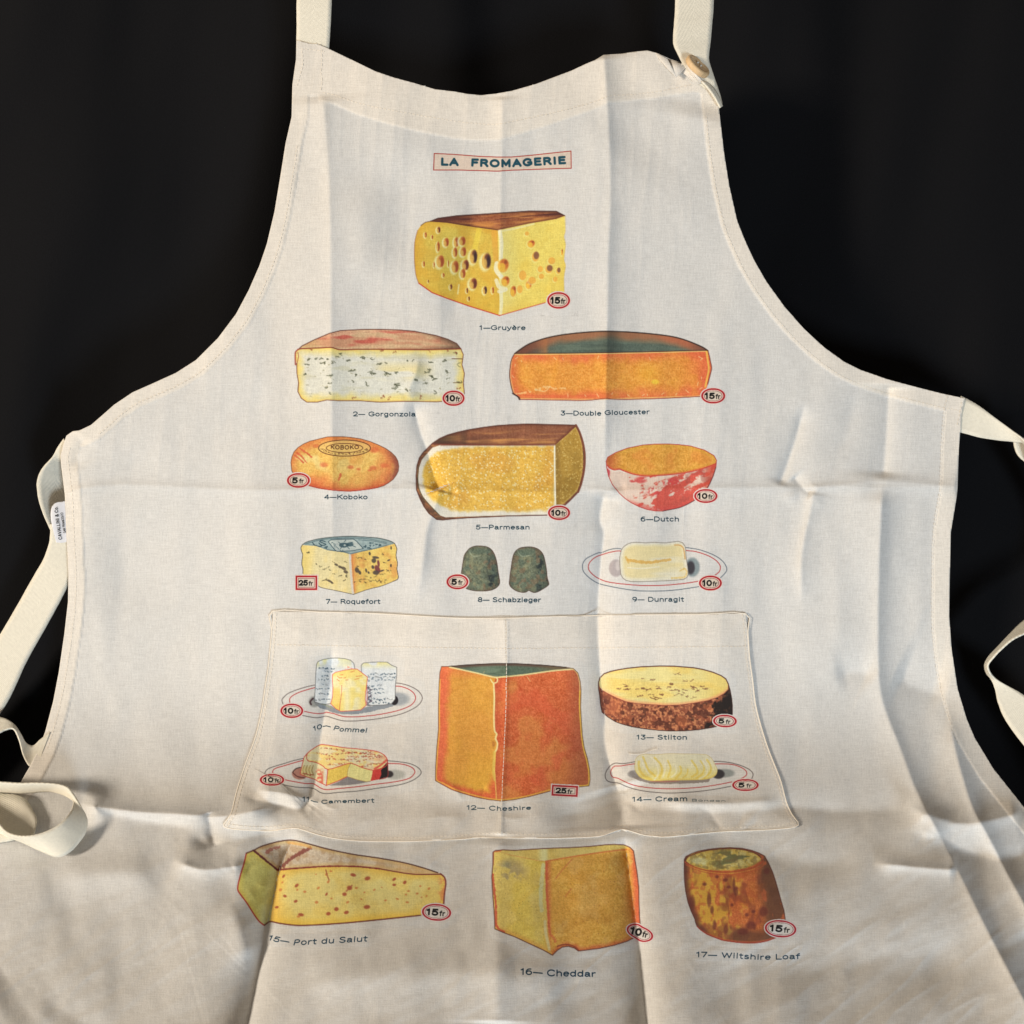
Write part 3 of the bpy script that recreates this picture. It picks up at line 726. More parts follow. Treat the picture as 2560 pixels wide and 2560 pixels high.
def lay_text(txt, base, cap, space=0.10, slant=0.0, weight=0.13):
    """pen strokes of a line of text in photo px along a bent baseline"""
    x = 0.0; items = []
    for ch in txt:
        adv, st = GL[ch]
        for s_ in st: items.append([(px + x, py) for px, py in s_])
        x += adv + space
    x -= space
    B = np.array(base, float); L = np.concatenate([[0], np.cumsum(np.hypot(np.diff(B[:, 0]), np.diff(B[:, 1])))]); tot = L[-1]; L = L / tot
    caps = np.full(len(B), float(cap)) if np.isscalar(cap) else np.array(cap, float)
    out = []
    for it in items:
        P = np.array(it); Q = []
        for (a, b) in zip(P[:-1], P[1:]):           # short pieces so that letters bend with the cloth
            k = max(1, int(np.hypot(*(b - a)) / .35))
            Q += [a + (b - a) * i / k for i in range(k)]
        Q.append(P[-1]); P = np.array(Q)
        t = P[:, 0] / x
        bx = np.interp(t, L, B[:, 0]); by = np.interp(t, L, B[:, 1]); cp = np.interp(t, L, caps)
        e = .02; tx = np.interp(t + e, L, B[:, 0]) - np.interp(t - e, L, B[:, 0]); ty = np.interp(t + e, L, B[:, 1]) - np.interp(t - e, L, B[:, 1])
        l = np.hypot(tx, ty); tx /= l; ty /= l
        h = P[:, 1] * (cp - weight * cp) + weight * cp / 2
        out.append(np.stack([bx + ty * h + tx * slant * h, by - tx * h + ty * slant * h], 1))
    return out, float(np.mean(caps)) * weight


# ------------------------------------------------------------------ printed pictures
# Every picture is its own draped sheet; its colours are painted here as ink on
# its vertices (flat print: the same ink whatever the light does).
def lin(c):
    c = np.asarray(c, float) / 255.0
    return np.where(c <= 0.04045, c / 12.92, ((c + 0.055) / 1.055) ** 2.4)
def C(*c): return np.array(c, float)

# centre, half sizes of every price ticket: x, y, rx, ry, figures, on pocket, angle, shape
TK = [(1396.6,751,30,22,"15",0,0,'o'),(1133.8,995.6,29,20.5,"10",0,0,'o'),(1783,989.6,31.4,20.5,"15",0,0,'o'),(746,1201,30,19.7,"5",0,0,'o'),(1397.6,1282,29,19.4,"10",0,0,'o'),
 (1764.6,1240,30.5,18.7,"10",0,0,'o'),(766,1457,28.5,19.5,"25",0,0,'r'),(1143.6,1454.6,28.7,20,"5",0,0,'o'),(1776,1457.6,30,20,"10",0,0,'o'),(729.5,1777,30,19.4,"10",1,0,'o'),
 (680,1949.5,32,16,"10",1,0,'o'),(1412,1977,34,15,"25",1,3,'r'),(1812.4,1802.6,31,17,"5",1,2,'o'),(1863.6,1962.6,34.5,16.2,"5",1,0,'o'),(1091.4,2280.8,38,22.4,"15",0,4,'o'),(1600,2331,36,25,"10",0,14,'x'),(1951.5,2321.8,40.8,22.8,"15",0,5,'o')]
class Print:
    """canvas in the pixel frame of one detail: (x0,y0) photo px and px per unit"""
    def __init__(s, x0, y0, k, box, step=1.5, white=(197,193,187)):
        s.x0, s.y0, s.k = x0, y0, k
        s.st = step / k
        xs = np.arange(box[0], box[2] + s.st, s.st); ys = np.arange(box[1], box[3] + s.st, s.st)
        s.xs, s.ys = xs, ys
        s.X, s.Y = np.meshgrid(xs, ys)
        s.px = x0 + s.X * k; s.py = y0 + s.Y * k
        s.white = C(*white)
        s.rgb = np.broadcast_to(s.white, s.X.shape + (3,)).copy()
        s.cov = np.zeros(s.X.shape, bool)
        s.rng = np.random.RandomState(int(x0 * 7 + y0))
    def n(s, wl, oct=3, seed=0, ax=1.0, ay=1.0, ang=0.0):
        return fbm(s.px, s.py, wl, oct, seed + 50, ax, ay, ang)
    def mix(s, m, col):
        m = np.clip(m, 0, 1)[..., None]
        s.rgb = s.rgb * (1 - m) + np.asarray(col, float) * m
    def win(s, a, b, c, d):
        i0 = max(int((a - s.xs[0]) / s.st) - 1, 0); i1 = min(int((c - s.xs[0]) / s.st) + 3, len(s.xs))
        j0 = max(int((b - s.ys[0]) / s.st) - 1, 0); j1 = min(int((d - s.ys[0]) / s.st) + 3, len(s.ys))
        return slice(j0, max(j1, j0)), slice(i0, max(i1, i0))
    def region(s, pts, smooth=0):
        P = spline(pts, closed=True, n=smooth) if smooth else np.array(pts, float)
        ins = inside(s.X, s.Y, P)
        d, _, _, _, _ = seg_dist(s.X, s.Y, P, closed=True)
        d = np.where(ins, d, -d)
        s.cov |= d > -2.0 * s.st
        return ss(-0.55 * s.st, 0.55 * s.st, d), d
    def fill(s, pts, col, smooth=0, var=6):
        m, d = s.region(pts, smooth)
        s.mix(m, col)
        if var: s.speckle(m, var)
        return m, d
    def speckle(s, m, amp=6):
        g = (s.n(3.0, 2, 3) - 0.5) * 3.0 * amp + (s.n(14, 2, 23) - .5) * 1.0 * amp + s.rng.uniform(-1, 1, s.X.shape) * amp * 0.5
        s.rgb += (m * g)[..., None] * np.array([1.0, 1.0, 0.85])
    def stroke(s, pts, w, col, a=1.0, smooth=4, closed=False, m=None, rough=0.0, cov=True):
        P = spline(pts, n=smooth, closed=closed) if smooth and len(pts) > 2 else np.array(pts, float)
        if closed: P = np.concatenate([P, P[:1]])
        if s.k < 1 and w <= 10: w = w * 1.25
        pad = w + 3 * s.st
        sj, si = s.win(P[:, 0].min() - pad, P[:, 1].min() - pad, P[:, 0].max() + pad, P[:, 1].max() + pad)
        X = s.X[sj, si]; Y = s.Y[sj, si]
        if X.size == 0: return
        d, _, _, _, _ = seg_dist(X, Y, P)
        if rough: d = d + (fbm(s.px[sj, si], s.py[sj, si], 5, 2, 7) - 0.5) * rough
        k = ss(w / 2 + 0.6 * s.st, max(w / 2 - 0.6 * s.st, -0.5 * s.st), d) * min(1, w / (0.8 * s.st)) * a
        if m is not None: k = k * m[sj, si]
        k = np.clip(k, 0, 1)[..., None]
        s.rgb[sj, si] = s.rgb[sj, si] * (1 - k) + np.asarray(col, float) * k
        if cov: s.cov[sj, si] |= d < w / 2 + 2.0 * s.st
    def ell(s, cx, cy, rx, ry, col, a=1.0, soft=0.25, m=None, ang=0, cov=False):
        R = max(rx, ry) * 1.5
        sj, si = s.win(cx - R, cy - R, cx + R, cy + R)
        X = s.X[sj, si] - cx; Y = s.Y[sj, si] - cy
        if X.size == 0: return
        c, q = math.cos(math.radians(ang)), math.sin(math.radians(ang))
        r = np.hypot((X * c + Y * q) / rx, (-X * q + Y * c) / ry)
        k = ss(1 + soft / 2, 1 - soft / 2, r) * a
        if m is not None: k = k * m[sj, si]
        if cov: s.cov[sj, si] |= r < 1 + soft
        k = k[..., None]
        s.rgb[sj, si] = s.rgb[sj, si] * (1 - k) + np.asarray(col, float) * k
    def squig(s, cx, cy, size, w, col, a=1.0, m=None, flat=1.0, n=3):
        r = s.rng
        for _ in range(n):
            p = [(cx + r.uniform(-1, 1) * size, cy + r.uniform(-1, 1) * size * 0.6 * flat)]
            for _k in range(3):
                p.append((p[-1][0] + r.uniform(-.9, .9) * size, p[-1][1] + r.uniform(-.6, .6) * size * flat))
            s.stroke(p, w * r.uniform(.6, 1.4), col, a * r.uniform(.6, 1), smooth=3, m=m, cov=False)
    def scatter(s, poly, n, fn):
        P = np.array(poly, float); lo = P.min(0); hi = P.max(0); c = 0; tries = 0
        while c < n and tries < n * 30:
            tries += 1
            x = s.rng.uniform(lo[0], hi[0]); y = s.rng.uniform(lo[1], hi[1])
            if inside(np.array([x]), np.array([y]), P)[0]:
                fn(x, y); c += 1
    def build(s, name, label, on_pocket=False, lift=0.00015, mat=None, spread=46, spread_tickets=True):
        g_ = s.rgb @ np.array([.3, .55, .15]); s.rgb = g_[..., None] + (s.rgb - g_[..., None]) * 0.90
        sat_ = 1 - s.rgb.min(-1) / np.maximum(s.rgb.max(-1), 1); s.rgb[..., 1] *= 1 - 0.055 * ss(.35, .8, sat_)
        ink = np.clip(lin(np.clip(s.rgb, 0, 255)) / lin(s.white), 0.0, 1.25)
        x_ = s.px[0]; y_ = s.py[:, 0]; st = s.st * s.k
        if spread:      # blank margin that sinks into the cloth, so the sheet has no edge of its own
            npad = int(spread / st) + 2
            xs = np.concatenate([x_[0] - st * np.arange(npad, 0, -1), x_, x_[-1] + st * np.arange(1, npad + 1)])
            ys = np.concatenate([y_[0] - st * np.arange(npad, 0, -1), y_, y_[-1] + st * np.arange(1, npad + 1)])
            PX, PY = np.meshgrid(xs, ys)
            ink = np.pad(ink, ((npad, npad), (npad, npad), (0, 0)), constant_values=1.0)
            cov = np.pad(s.cov, npad)
            for t_ in TK: cov |= (np.abs(PX - t_[0]) < t_[2] + 2) & (np.abs(PY - t_[1]) < t_[3] + 2) & spread_tickets
            r = max(int(16 / st), 2)
            def blur(a):
                for ax in (0, 1):
                    w = 2 * r + 1; p_ = [(0, 0), (0, 0)]; p_[ax] = (r + 1, r)
                    cs = np.cumsum(np.pad(a, p_), axis=ax)
                    a = (np.take(cs, range(w, cs.shape[ax]), axis=ax) - np.take(cs, range(0, cs.shape[ax] - w), axis=ax)) / w
                return a
            cov = blur(cov.astype(float)) > 1e-6
            k_ = blur(cov.astype(float)); wgt = 0.05 + 0.95 * ss(.5, .98, k_)
            ins = cov
        else:
            PX, PY = s.px, s.py; ins = s.cov; wgt = np.ones(PX.shape)
        c = ins[:-1, :-1] | ins[1:, :-1] | ins[:-1, 1:] | ins[1:, 1:]
        jj, ii = np.nonzero(c); W = PX.shape[1]
        F = np.stack([jj * W + ii, (jj + 1) * W + ii, (jj + 1) * W + ii + 1, jj * W + ii + 1], 1)
        used = np.unique(F); remap = np.full(PX.size, -1); remap[used] = np.arange(len(used)); F = remap[F]
        x = PX.ravel()[used]; y = PY.ravel()[used]; lift = lift * wgt.ravel()[used]
        base = pocket_lift(x, y) if on_pocket else 0.0
        V = point(x, y, lift=base + lift)
        if on_pocket:
            hem_or_lit = np.full(len(x), 0.55); uv = np.stack([x + 37, y + 11], 1) / 1000.0
        else:
            hem_or_lit = ss(830, 820, x) * ss(1500, 700, y) * 0.55; uv = np.stack([x, y], 1) / 1000.0  # prints carry the same painted lit band beside the left crease
        o = fast_mesh(name, V, F, mat or M_PRINT, apron, attrs={"hem_or_lit": hem_or_lit}, uv=uv, ink=ink.reshape(-1, 3)[used])
        if label: o["label"] = label
        return o

YEL = C(214,188,72)
W_UP = (204,200,194); W_POC = (205,194,182); W_LOW = (190,175,157)

# ---------- 1 Gruyere
def gruyere():
    p = Print(960, 480, .2795, (250,150,1650,1125), white=W_UP)
    L = [(300,345),(330,300),(370,272),(415,262),(560,272),(800,310),(1020,340),(1030,600),(1035,1105),(760,1020),(560,950),(430,900),(310,815),(285,740),(272,600),(275,450)]
    R = [(1020,340),(1300,280),(1540,240),(1617,212),(1622,350),(1610,400),(1625,470),(1610,600),(1625,660),(1610,760),(1612,900),(1600,960),(1440,990),(1035,1105)]
    T = [(415,262),(480,235),(650,212),(1000,190),(1300,170),(1540,172),(1617,212),(1540,240),(1300,280),(1020,340),(800,310),(560,272)]
    m, d = p.fill(L, (206,184,66), 0, 9)
    p.mix(m * ss(.35, .75, p.n(40, 3, 1)) * .6, (214,170,48)); p.mix(m * ss(60, 0, d) * .5, (205,160,40))
    p.mix(m * ss(.5, .8, p.n(60, 2, 5)) * .4, (190,178,70)); p.mix(m * ss(500, 1000, p.Y) * .35, (220,176,40))
    p.stroke([(850,340),(800,560)], 46, (228,214,60), .5, m=m); p.stroke([(985,360),(1000,600)], 50, (220,150,50), .35, m=m)
    m2, d = p.fill(R, (222,204,90), 0, 8)
    p.mix(m2 * ss(.4, .7, p.n(50, 3, 2)) * .5, (224,196,64)); p.mix(m2 * ss(900, 1100, p.Y) * .4, (214,178,50))
    p.mix(m2 * ss(1250, 1050, p.X) * .35, (226,214,150))
    mt, d = p.fill(T, (146,84,50), 0, 12)
    p.mix(mt * ss(.42, .66, p.n(26, 4, 3, ax=4, ay=.5, ang=-3)) * .9, (205,138,62)); p.mix(mt * ss(.5, .72, p.n(20, 3, 8, ax=5, ay=.4, ang=-3)), (92,45,38))
    p.mix(mt * ss(900, 450, p.X) * .55, (86,46,38)); p.mix(mt * ss(22, 0, d) * .6, (70,36,32)); p.mix(mt * ss(1350, 1600, p.X) * .5, (72,38,34))
    a = np.maximum(m, m2)
    p.stroke([(1035,345),(1050,450),(1045,600)], 34, (226,222,198), .75, m=a); p.stroke([(1040,352),(1180,325),(1340,285)], 16, (226,220,170), .6, m=a)
    p.stroke([(1048,900),(1050,1000),(1040,1095)], 30, (226,222,190), .7, m=a)
    p.stroke([(1010,640),(1005,700),(1050,760)], 40, (226,222,200), .8, m=a); p.stroke([(1005,790),(1030,850),(1090,870),(1030,890)], 34, (226,222,200), .7, m=a)
    holes = [(487,340,17,28,1),(370,385,13,25,0),(430,405,9,20,0),(483,490,15,45,0),(555,450,24,40,0),(645,450,22,45,0),(700,440,28,40,0),(635,540,20,44,0),(708,535,26,42,0),(800,580,33,62,2),(915,620,40,70,2),(503,622,34,55,0),(575,640,7,30,0),(447,650,7,28,0),(355,645,11,25,0),(635,670,31,54,0),(728,655,30,48,1),(705,730,23,42,0),(530,745,11,20,0),(797,820,34,50,1),(597,850,13,25,1),(742,882,11,24,1),(758,955,11,20,1),(902,880,19,36,2),(972,880,12,30,0),(395,800,7,14,1)]
    for cx, cy, rx, ry, k in holes:
        p.ell(cx - rx * .35, cy + ry * .15, rx * 1.25, ry * 1.15, (228,222,170), .75, .5, m=a)
        p.ell(cx, cy, rx, ry, (214,168,70), .95, .2, m=a)
        p.ell(cx + rx * .28, cy - ry * .08, rx * .78, ry * .92, [(176,92,40), (128,62,38), (96,52,44)][k], .9, .5, m=a)
        p.ell(cx + rx * .5, cy + 0, rx * .42, ry * .75, [(150,70,34), (90,44,34), (48,34,40)][k], .8, .8, m=a)
        p.ell(cx - rx * .35, cy + ry * .25, rx * .5, ry * .6, (212,176,76), .8, .8, m=a)
    for cx, cy, rx, ry, k in [(1065,660,48,60,1),(1085,800,36,45,1),(1155,890,27,48,1),(1215,870,25,36,0),(1240,745,33,44,0),(1293,830,27,38,1),(1325,790,34,32,0),(1355,578,31,44,2),(1315,465,33,33,1),(1278,372,19,19,0),(1500,615,32,32,0),(1475,690,32,36,2),(1398,690,24,28,0),(1560,705,19,28,2),(1532,780,20,24,0),(1408,755,24,24,0),(1592,540,9,28,1)]:
        p.ell(cx - 6, cy + 6, rx * 1.15, ry * 1.15, (228,220,140), .5, .5, m=a)
        p.ell(cx, cy, rx, ry, (226,172,58), .9, .3, m=a)
        if k: p.ell(cx + rx * .25, cy - ry * .25, rx * .8, ry * .78, [(0,0,0), (200,104,40), (122,76,56)][k], .85, .5, m=a)
        if k == 1: p.ell(cx - rx * .2, cy + ry * .2, rx * .62, ry * .62, (232,186,52), .95, .5, m=a); p.ell(cx + rx * .5, cy - ry * .55, rx * .3, ry * .3, (130,60,36), .6, .9, m=a)
    p.stroke([(670,830),(660,910)], 14, (228,222,170), .6, m=a)
    p.stroke(L[1:4] + [(415,262)], 6, (90,60,40), .8); p.stroke(T[:7], 7, (70,38,34), .9, smooth=0)
    p.stroke([(415,262),(560,272),(800,310),(1020,340)], 6, (90,40,34), .8, smooth=0); p.stroke([(1020,340),(1300,280),(1540,240),(1617,212)], 5, (150,80,40), .6, smooth=0)
    p.stroke([(300,345),(275,450),(272,600),(285,740),(310,815)], 5, (160,100,60), .8); p.stroke([(310,815),(430,900),(560,950),(760,1020),(1035,1105)], 8, (196,62,40), .9, smooth=0)
    p.stroke([(1035,1105),(1440,990)], 7, (196,72,46), .8, smooth=0); p.stroke([(1622,215),(1622,350),(1610,400),(1625,470),(1610,600),(1625,660),(1610,760),(1612,890)], 4, (190,160,90), .6)
    p.build("printed_cheese", "printed yellow Gruyère wedge full of holes")
gruyere()

# ---------- 2 Gorgonzola
def gorgonzola():
    p = Print(700, 800, .2795, (110,60,1680,760), white=W_UP)
    T = [(160,265),(200,230),(300,180),(440,120),(540,95),(700,86),(850,83),(1050,88),(1200,100),(1400,140),(1500,172),(1580,210),(1618,258),(1300,265),(900,262),(700,262),(540,266),(460,245),(380,248),(300,252),(200,258)]
    Fc = [(160,262),(200,256),(300,252),(380,248),(460,245),(540,266),(900,262),(1300,265),(1618,258),(1640,310),(1628,400),(1650,480),(1640,560),(1650,660),(1600,715),(1560,722),(1400,732),(1100,728),(890,735),(700,722),(520,722),(420,715),(330,735),(240,735),(190,700),(160,640),(165,560),(152,480),(150,390),(136,330),(138,290)]
    m, d = p.fill(Fc, (206,204,190), 0, 7)
    p.mix(m * ss(95, 10, d + 60 * (p.n(22, 3, 4) - .5)) * .85, (222,200,104)); p.mix(m * ss(24, 0, d) * .5, (214,170,70))
    p.mix(m * ss(120, 0, abs(p.Y - 450)) * ss(800, 950, p.X) * ss(1420, 1250, p.X) * ss(.35, .6, p.n(30, 3, 9, ax=3, ay=.6)) * .6, (222,200,124))
    p.mix(m * ss(.55, .75, p.n(18, 3, 12, ax=3, ay=.7)) * .35, (186,180,140))
    mt, d = p.fill(T, (206,152,118), 0, 9)
    p.mix(mt * ss(.42, .56, p.n(22, 3, 2, ax=5, ay=.7, ang=4)) * .85, (188,84,66)); p.mix(mt * ss(.5, .66, p.n(24, 3, 6, ax=4, ay=.8, ang=3)) * .6, (196,172,126))
    p.mix(mt * ss(420, 250, p.X) * .5, (196,170,110)); p.mix(mt * ss(1250, 1600, p.X) * ss(70, 0, d) * .8, (96,74,56)); p.mix(mt * ss(26, 0, d) * ss(800, 1600, p.X) * .5, (110,84,64))
    p.speckle(mt, 7)
    sq = [(285,345,26),(335,345,20),(375,380,30),(435,350,16),(500,385,28),(515,330,22),(600,365,20),(740,340,26),(835,360,20),(910,400,22),(950,390,14),(1160,380,28),(1340,375,18),(1490,365,26),(1560,300,26),(1605,390,26),(430,495,16),(480,488,24),(635,455,28),(665,500,16),(800,485,36),(830,480,26),(935,488,34),(1060,465,24),(1305,470,26),(1330,445,20),(1490,455,24),(455,565,16),(655,550,12),(790,585,24),(1050,590,40),(1040,570,34),(1220,545,22),(1310,565,16),(1360,530,34),(1385,520,26),(1510,520,12),(1580,555,34),(415,610,14),(455,655,16),(1135,620,16),(1400,650,20),(230,400,14),(225,480,12),(545,310,18)]
    for x, y, sz in sq: p.squig(x, y, sz, 7, (70,74,52), .85, m=m, flat=.8, n=2)
    p.scatter([(200,300),(1600,300),(1600,690),(230,690)], 60, lambda x, y: p.squig(x, y, 12, 4, (120,112,70), .6, m=m, flat=.7, n=1))
    for x, y in [(900,280),(1030,285),(1335,280),(290,270),(1485,275),(655,705),(925,690),(985,700),(1265,695),(1570,295),(1600,610),(780,255)]: p.squig(x, y, 14, 7, (140,74,46), .85, m=m, n=2)
    p.stroke([(1540,345),(1630,348)], 7, (96,60,40), .8); p.stroke([(1550,560),(1625,560)], 6, (110,84,40), .8)
    p.stroke(T[:13], 7, (96,56,44), .95, smooth=0); p.stroke(T[12:0:-1][:0] + [(160,262),(200,256),(300,252),(380,248),(460,245),(540,266),(700,262),(900,262),(1300,265),(1618,258)], 8, (126,48,36), .95)
    p.stroke([(138,400),(136,330),(140,285),(165,262)], 12, (150,60,44), .9); p.stroke([(150,395),(165,330),(160,290)], 6, (150,70,50), .8)
    p.stroke(Fc[8:27], 6, (112,64,44), .9, smooth=0); p.stroke([(160,640),(165,560),(152,480),(150,390)], 6, (112,64,44), .9)
    p.build("printed_cheese", "printed Gorgonzola block with pink rind and dark veins")
gorgonzola()

# ---------- 3 Double Gloucester
def gloucester():
    p = Print(1240, 800, .3209, (85,70,1700,650), white=W_UP)
    T = [(145,262),(190,228),(250,190),(320,162),(400,138),(500,118),(600,105),(720,94),(850,88),(1000,92),(1150,102),(1300,118),(1400,135),(1480,158),(1550,185),(1610,212),(1650,238),(1300,244),(850,255),(600,258),(400,262)]
    Fc = [(145,262),(600,258),(850,255),(1250,246),(1500,238),(1650,236),(1662,280),(1670,320),(1680,375),(1668,430),(1650,500),(1625,580),(1500,604),(1350,608),(1200,612),(1050,618),(900,616),(850,614),(700,626),(500,624),(180,618),(165,592),(135,570),(115,500),(106,430),(112,350),(124,300)]
    m, d = p.fill(Fc, (222,150,52), 0, 9)
    g = p.n(46, 3, 2) - .5
    p.mix(m * ss(110, 10, d + 90 * g) * .8, (220,104,58)); p.mix(m * ss(200, 80, p.X) * .4, (224,98,60)); p.mix(m * ss(1400, 1640, p.X) * .55, (220,96,56))
    p.mix(m * ss(.45, .7, p.n(30, 3, 5)) * .35, (226,166,50)); p.mix(m * ss(170, 0, np.hypot(p.X - 1180, (p.Y - 420) * 1.3)) * .55, (232,178,44))
    p.ell(1240, 482, 30, 18, (238,206,50), .8, .9, m=m)
    p.speckle(m, 8)
    p.stroke([(150,575),(250,560),(330,540),(400,520),(460,535),(540,530)], 9, (236,190,120), .7, m=m, rough=30); p.stroke([(300,540),(380,555),(420,515)], 5, (240,206,140), .7, m=m)
    p.stroke([(160,585),(500,592),(780,590)], 5, (214,80,50), .5, m=m)
    for x, y in [(170,290),(195,315),(150,345),(140,450),(450,290),(520,295),(1195,290),(1580,285),(1610,300),(1600,460),(1570,510),(1585,540),(1500,565),(1400,585),(1290,580),(1180,590),(1040,595),(900,580),(800,600),(700,595),(560,600),(800,280),(1140,590)]:
        p.stroke([(x, y), (x + p.rng.uniform(-26, 26), y + p.rng.uniform(10, 26) * (1 if y < 400 else -1))], 4, (240,210,140), .75, smooth=0, m=m)
    p.stroke([(145,268),(600,264),(850,261),(1250,252),(1640,242)], 7, (240,206,120), .85); p.stroke([(1640,245),(1650,320),(1658,380),(1645,450),(1630,520)], 13, (232,196,70), .85)
    p.stroke([(124,305),(112,420),(122,500),(140,565)], 8, (232,180,110), .7); p.stroke([(180,612),(700,618),(1050,610),(1500,596),(1600,590)], 7, (238,190,110), .8)
    mt, d = p.fill(T, (84,98,86), 0, 8)
    p.mix(mt * ss(.42, .66, p.n(30, 3, 7, ax=5, ay=.6)) * .5, (60,74,68)); p.mix(mt * ss(.5, .7, p.n(18, 3, 17, ax=5, ay=.5)) * .4, (110,124,104))
    top = np.interp(p.X, [t[0] for t in T[:17]], [t[1] for t in T[:17]])
    p.mix(mt * ss(84, 26, p.Y - top + 40 * (p.n(40, 2, 9) - .5)) * .85, (166,104,66)); p.mix(mt * ss(500, 200, p.X) * .7, (92,52,44)); p.mix(mt * ss(420, 380, p.X) * ss(300, 400, p.X) * .6, (176,110,60))
    p.mix(mt * ss(1150, 1400, p.X) * ss(90, 20, p.Y - top) * .8, (180,100,64)); p.mix(mt * ss(1450, 1620, p.X) * .6, (84,60,54)); p.mix(mt * ss(130, 0, abs(p.X - 900)) * .35, (44,48,44))
    p.stroke(T[:17], 8, (52,34,28), .95); p.stroke([(145,262),(600,258),(850,255),(1250,246),(1650,236)], 6, (70,36,26), .9)
    p.stroke(Fc[5:11], 6, (110,50,34), .9); p.stroke([(1600,594),(1350,608),(1050,618),(900,616),(850,612),(700,626),(500,624),(180,618)], 6, (140,60,40), .9)
    p.stroke([(180,618),(165,592),(135,570),(115,500),(106,430),(112,350),(124,300),(145,262)], 6, (90,52,40), .9); p.stroke([(130,572),(175,600),(185,618)], 10, (60,36,34), .8)
    p.build("printed_cheese", "printed orange Double Gloucester half with grey-green top")
gloucester()

# ---------- 4 Koboko
def koboko():
    p = Print(680, 1050, .1967, (215,190,1635,925), white=W_UP, step=1.3)
    O = [(240,540),(252,470),(280,405),(330,350),(400,305),(480,270),(600,240),(700,215),(800,211),(900,212),(1000,220),(1130,240),(1250,275),(1360,320),(1450,365),(1520,415),(1570,465),(1600,520),(1612,590),(1605,650),(1580,700),(1540,755),(1480,800),(1420,835),(1350,858),(1230,880),(1100,896),(1000,905),(900,903),(750,890),(600,868),(460,832),(350,780),(280,710),(250,640)]
    m, d = p.fill(O, (222,180,84), 0, 8)
    p.mix(m * ss(.45, .7, p.n(34, 3, 3)) * .45, (220,148,66)); p.mix(m * ss(130, 5, d + 110 * (p.n(22, 3, 8) - .5)) * .75, (212,116,54)); p.mix(m * ss(1250, 1620, p.X + .5 * (p.Y - 500)) * .65, (196,96,52))
    p.mix(m * ss(.4, .6, p.n(30, 2, 14)) * ss(1400, 500, p.X) * ss(420, 480, p.Y) * ss(720, 560, p.Y) * .8, (222,200,124)); p.mix(m * ss(.5, .7, p.n(16, 2, 15)) * ss(1300, 1500, p.X) * .5, (222,176,76))
    p.mix(m * ss(120, 0, d) * ss(1380, 1600, p.X) * .8, (120,66,60)); p.mix(m * ss(50, 0, d) * ss(700, 850, p.Y) * .7, (200,80,50))
    for x, y, r in [(660,570,50),(1100,625,26),(1285,610,46),(1430,580,50),(1000,600,40),(1240,640,26),(560,330,40),(1300,380,60)]: p.ell(x, y, r, r * .6, (204,96,50), .65, 1.0, m=m)
    for a, b in [((350,360),(500,470)),((320,420),(440,540)),((290,450),(400,540)),((870,690),(845,770))]: p.stroke([a, ((a[0] + b[0]) / 2 + 8, (a[1] + b[1]) / 2), b], 22, (202,86,48), .75, m=m, rough=20)
    p.mix(m * ss(600, 1000, p.X * 0 + p.Y + 300) * ss(900, 480, p.X) * ss(680, 760, p.Y) * .5, (206,84,48))
    p.speckle(m, 7)
    th = np.linspace(0, 2 * np.pi, 48)
    p.ell(922, 357, 330, 102, (222,186,100), .7, .05, m=m)
    p.stroke(np.stack([922 + 330 * np.cos(th), 357 + 102 * np.sin(th)], 1), 9, (88,44,26), .95, smooth=0)
    p.stroke(np.stack([922 + 232 * np.cos(th), 356 + 58 * np.sin(th)], 1), 8, (88,44,26), .9, smooth=0)
    for k in range(16):
        a = np.pi * (0.06 + 0.88 * k / 15); x = 922 + 280 * np.cos(a); y = 352 + 82 * np.sin(a)
        p.squig(x, y, 11, 7, (84,50,24), .85, m=m, n=2)
    for k in range(5):
        a = -np.pi * (0.72 + 0.22 * k / 4); p.squig(922 + 284 * np.cos(a), 352 + 80 * np.sin(a), 7, 5, (150,110,50), .7, m=m, n=1)
    for q in lay_text("KOBOKO", [(745,368),(830,374),(930,376),(1020,372),(1105,368)], [52,56,56,54,48], .22, 0, .17)[0]: p.stroke(q, 9, (80,40,24), .95, smooth=0)
    p.stroke(O, 7, (104,58,34), .9, smooth=0, closed=True); p.stroke(O[24:33], 7, (190,50,40), .8)
    o = p.build("printed_cheese", "printed round golden Koboko cheese stamped with its name")
    return o
koboko_ob = koboko()

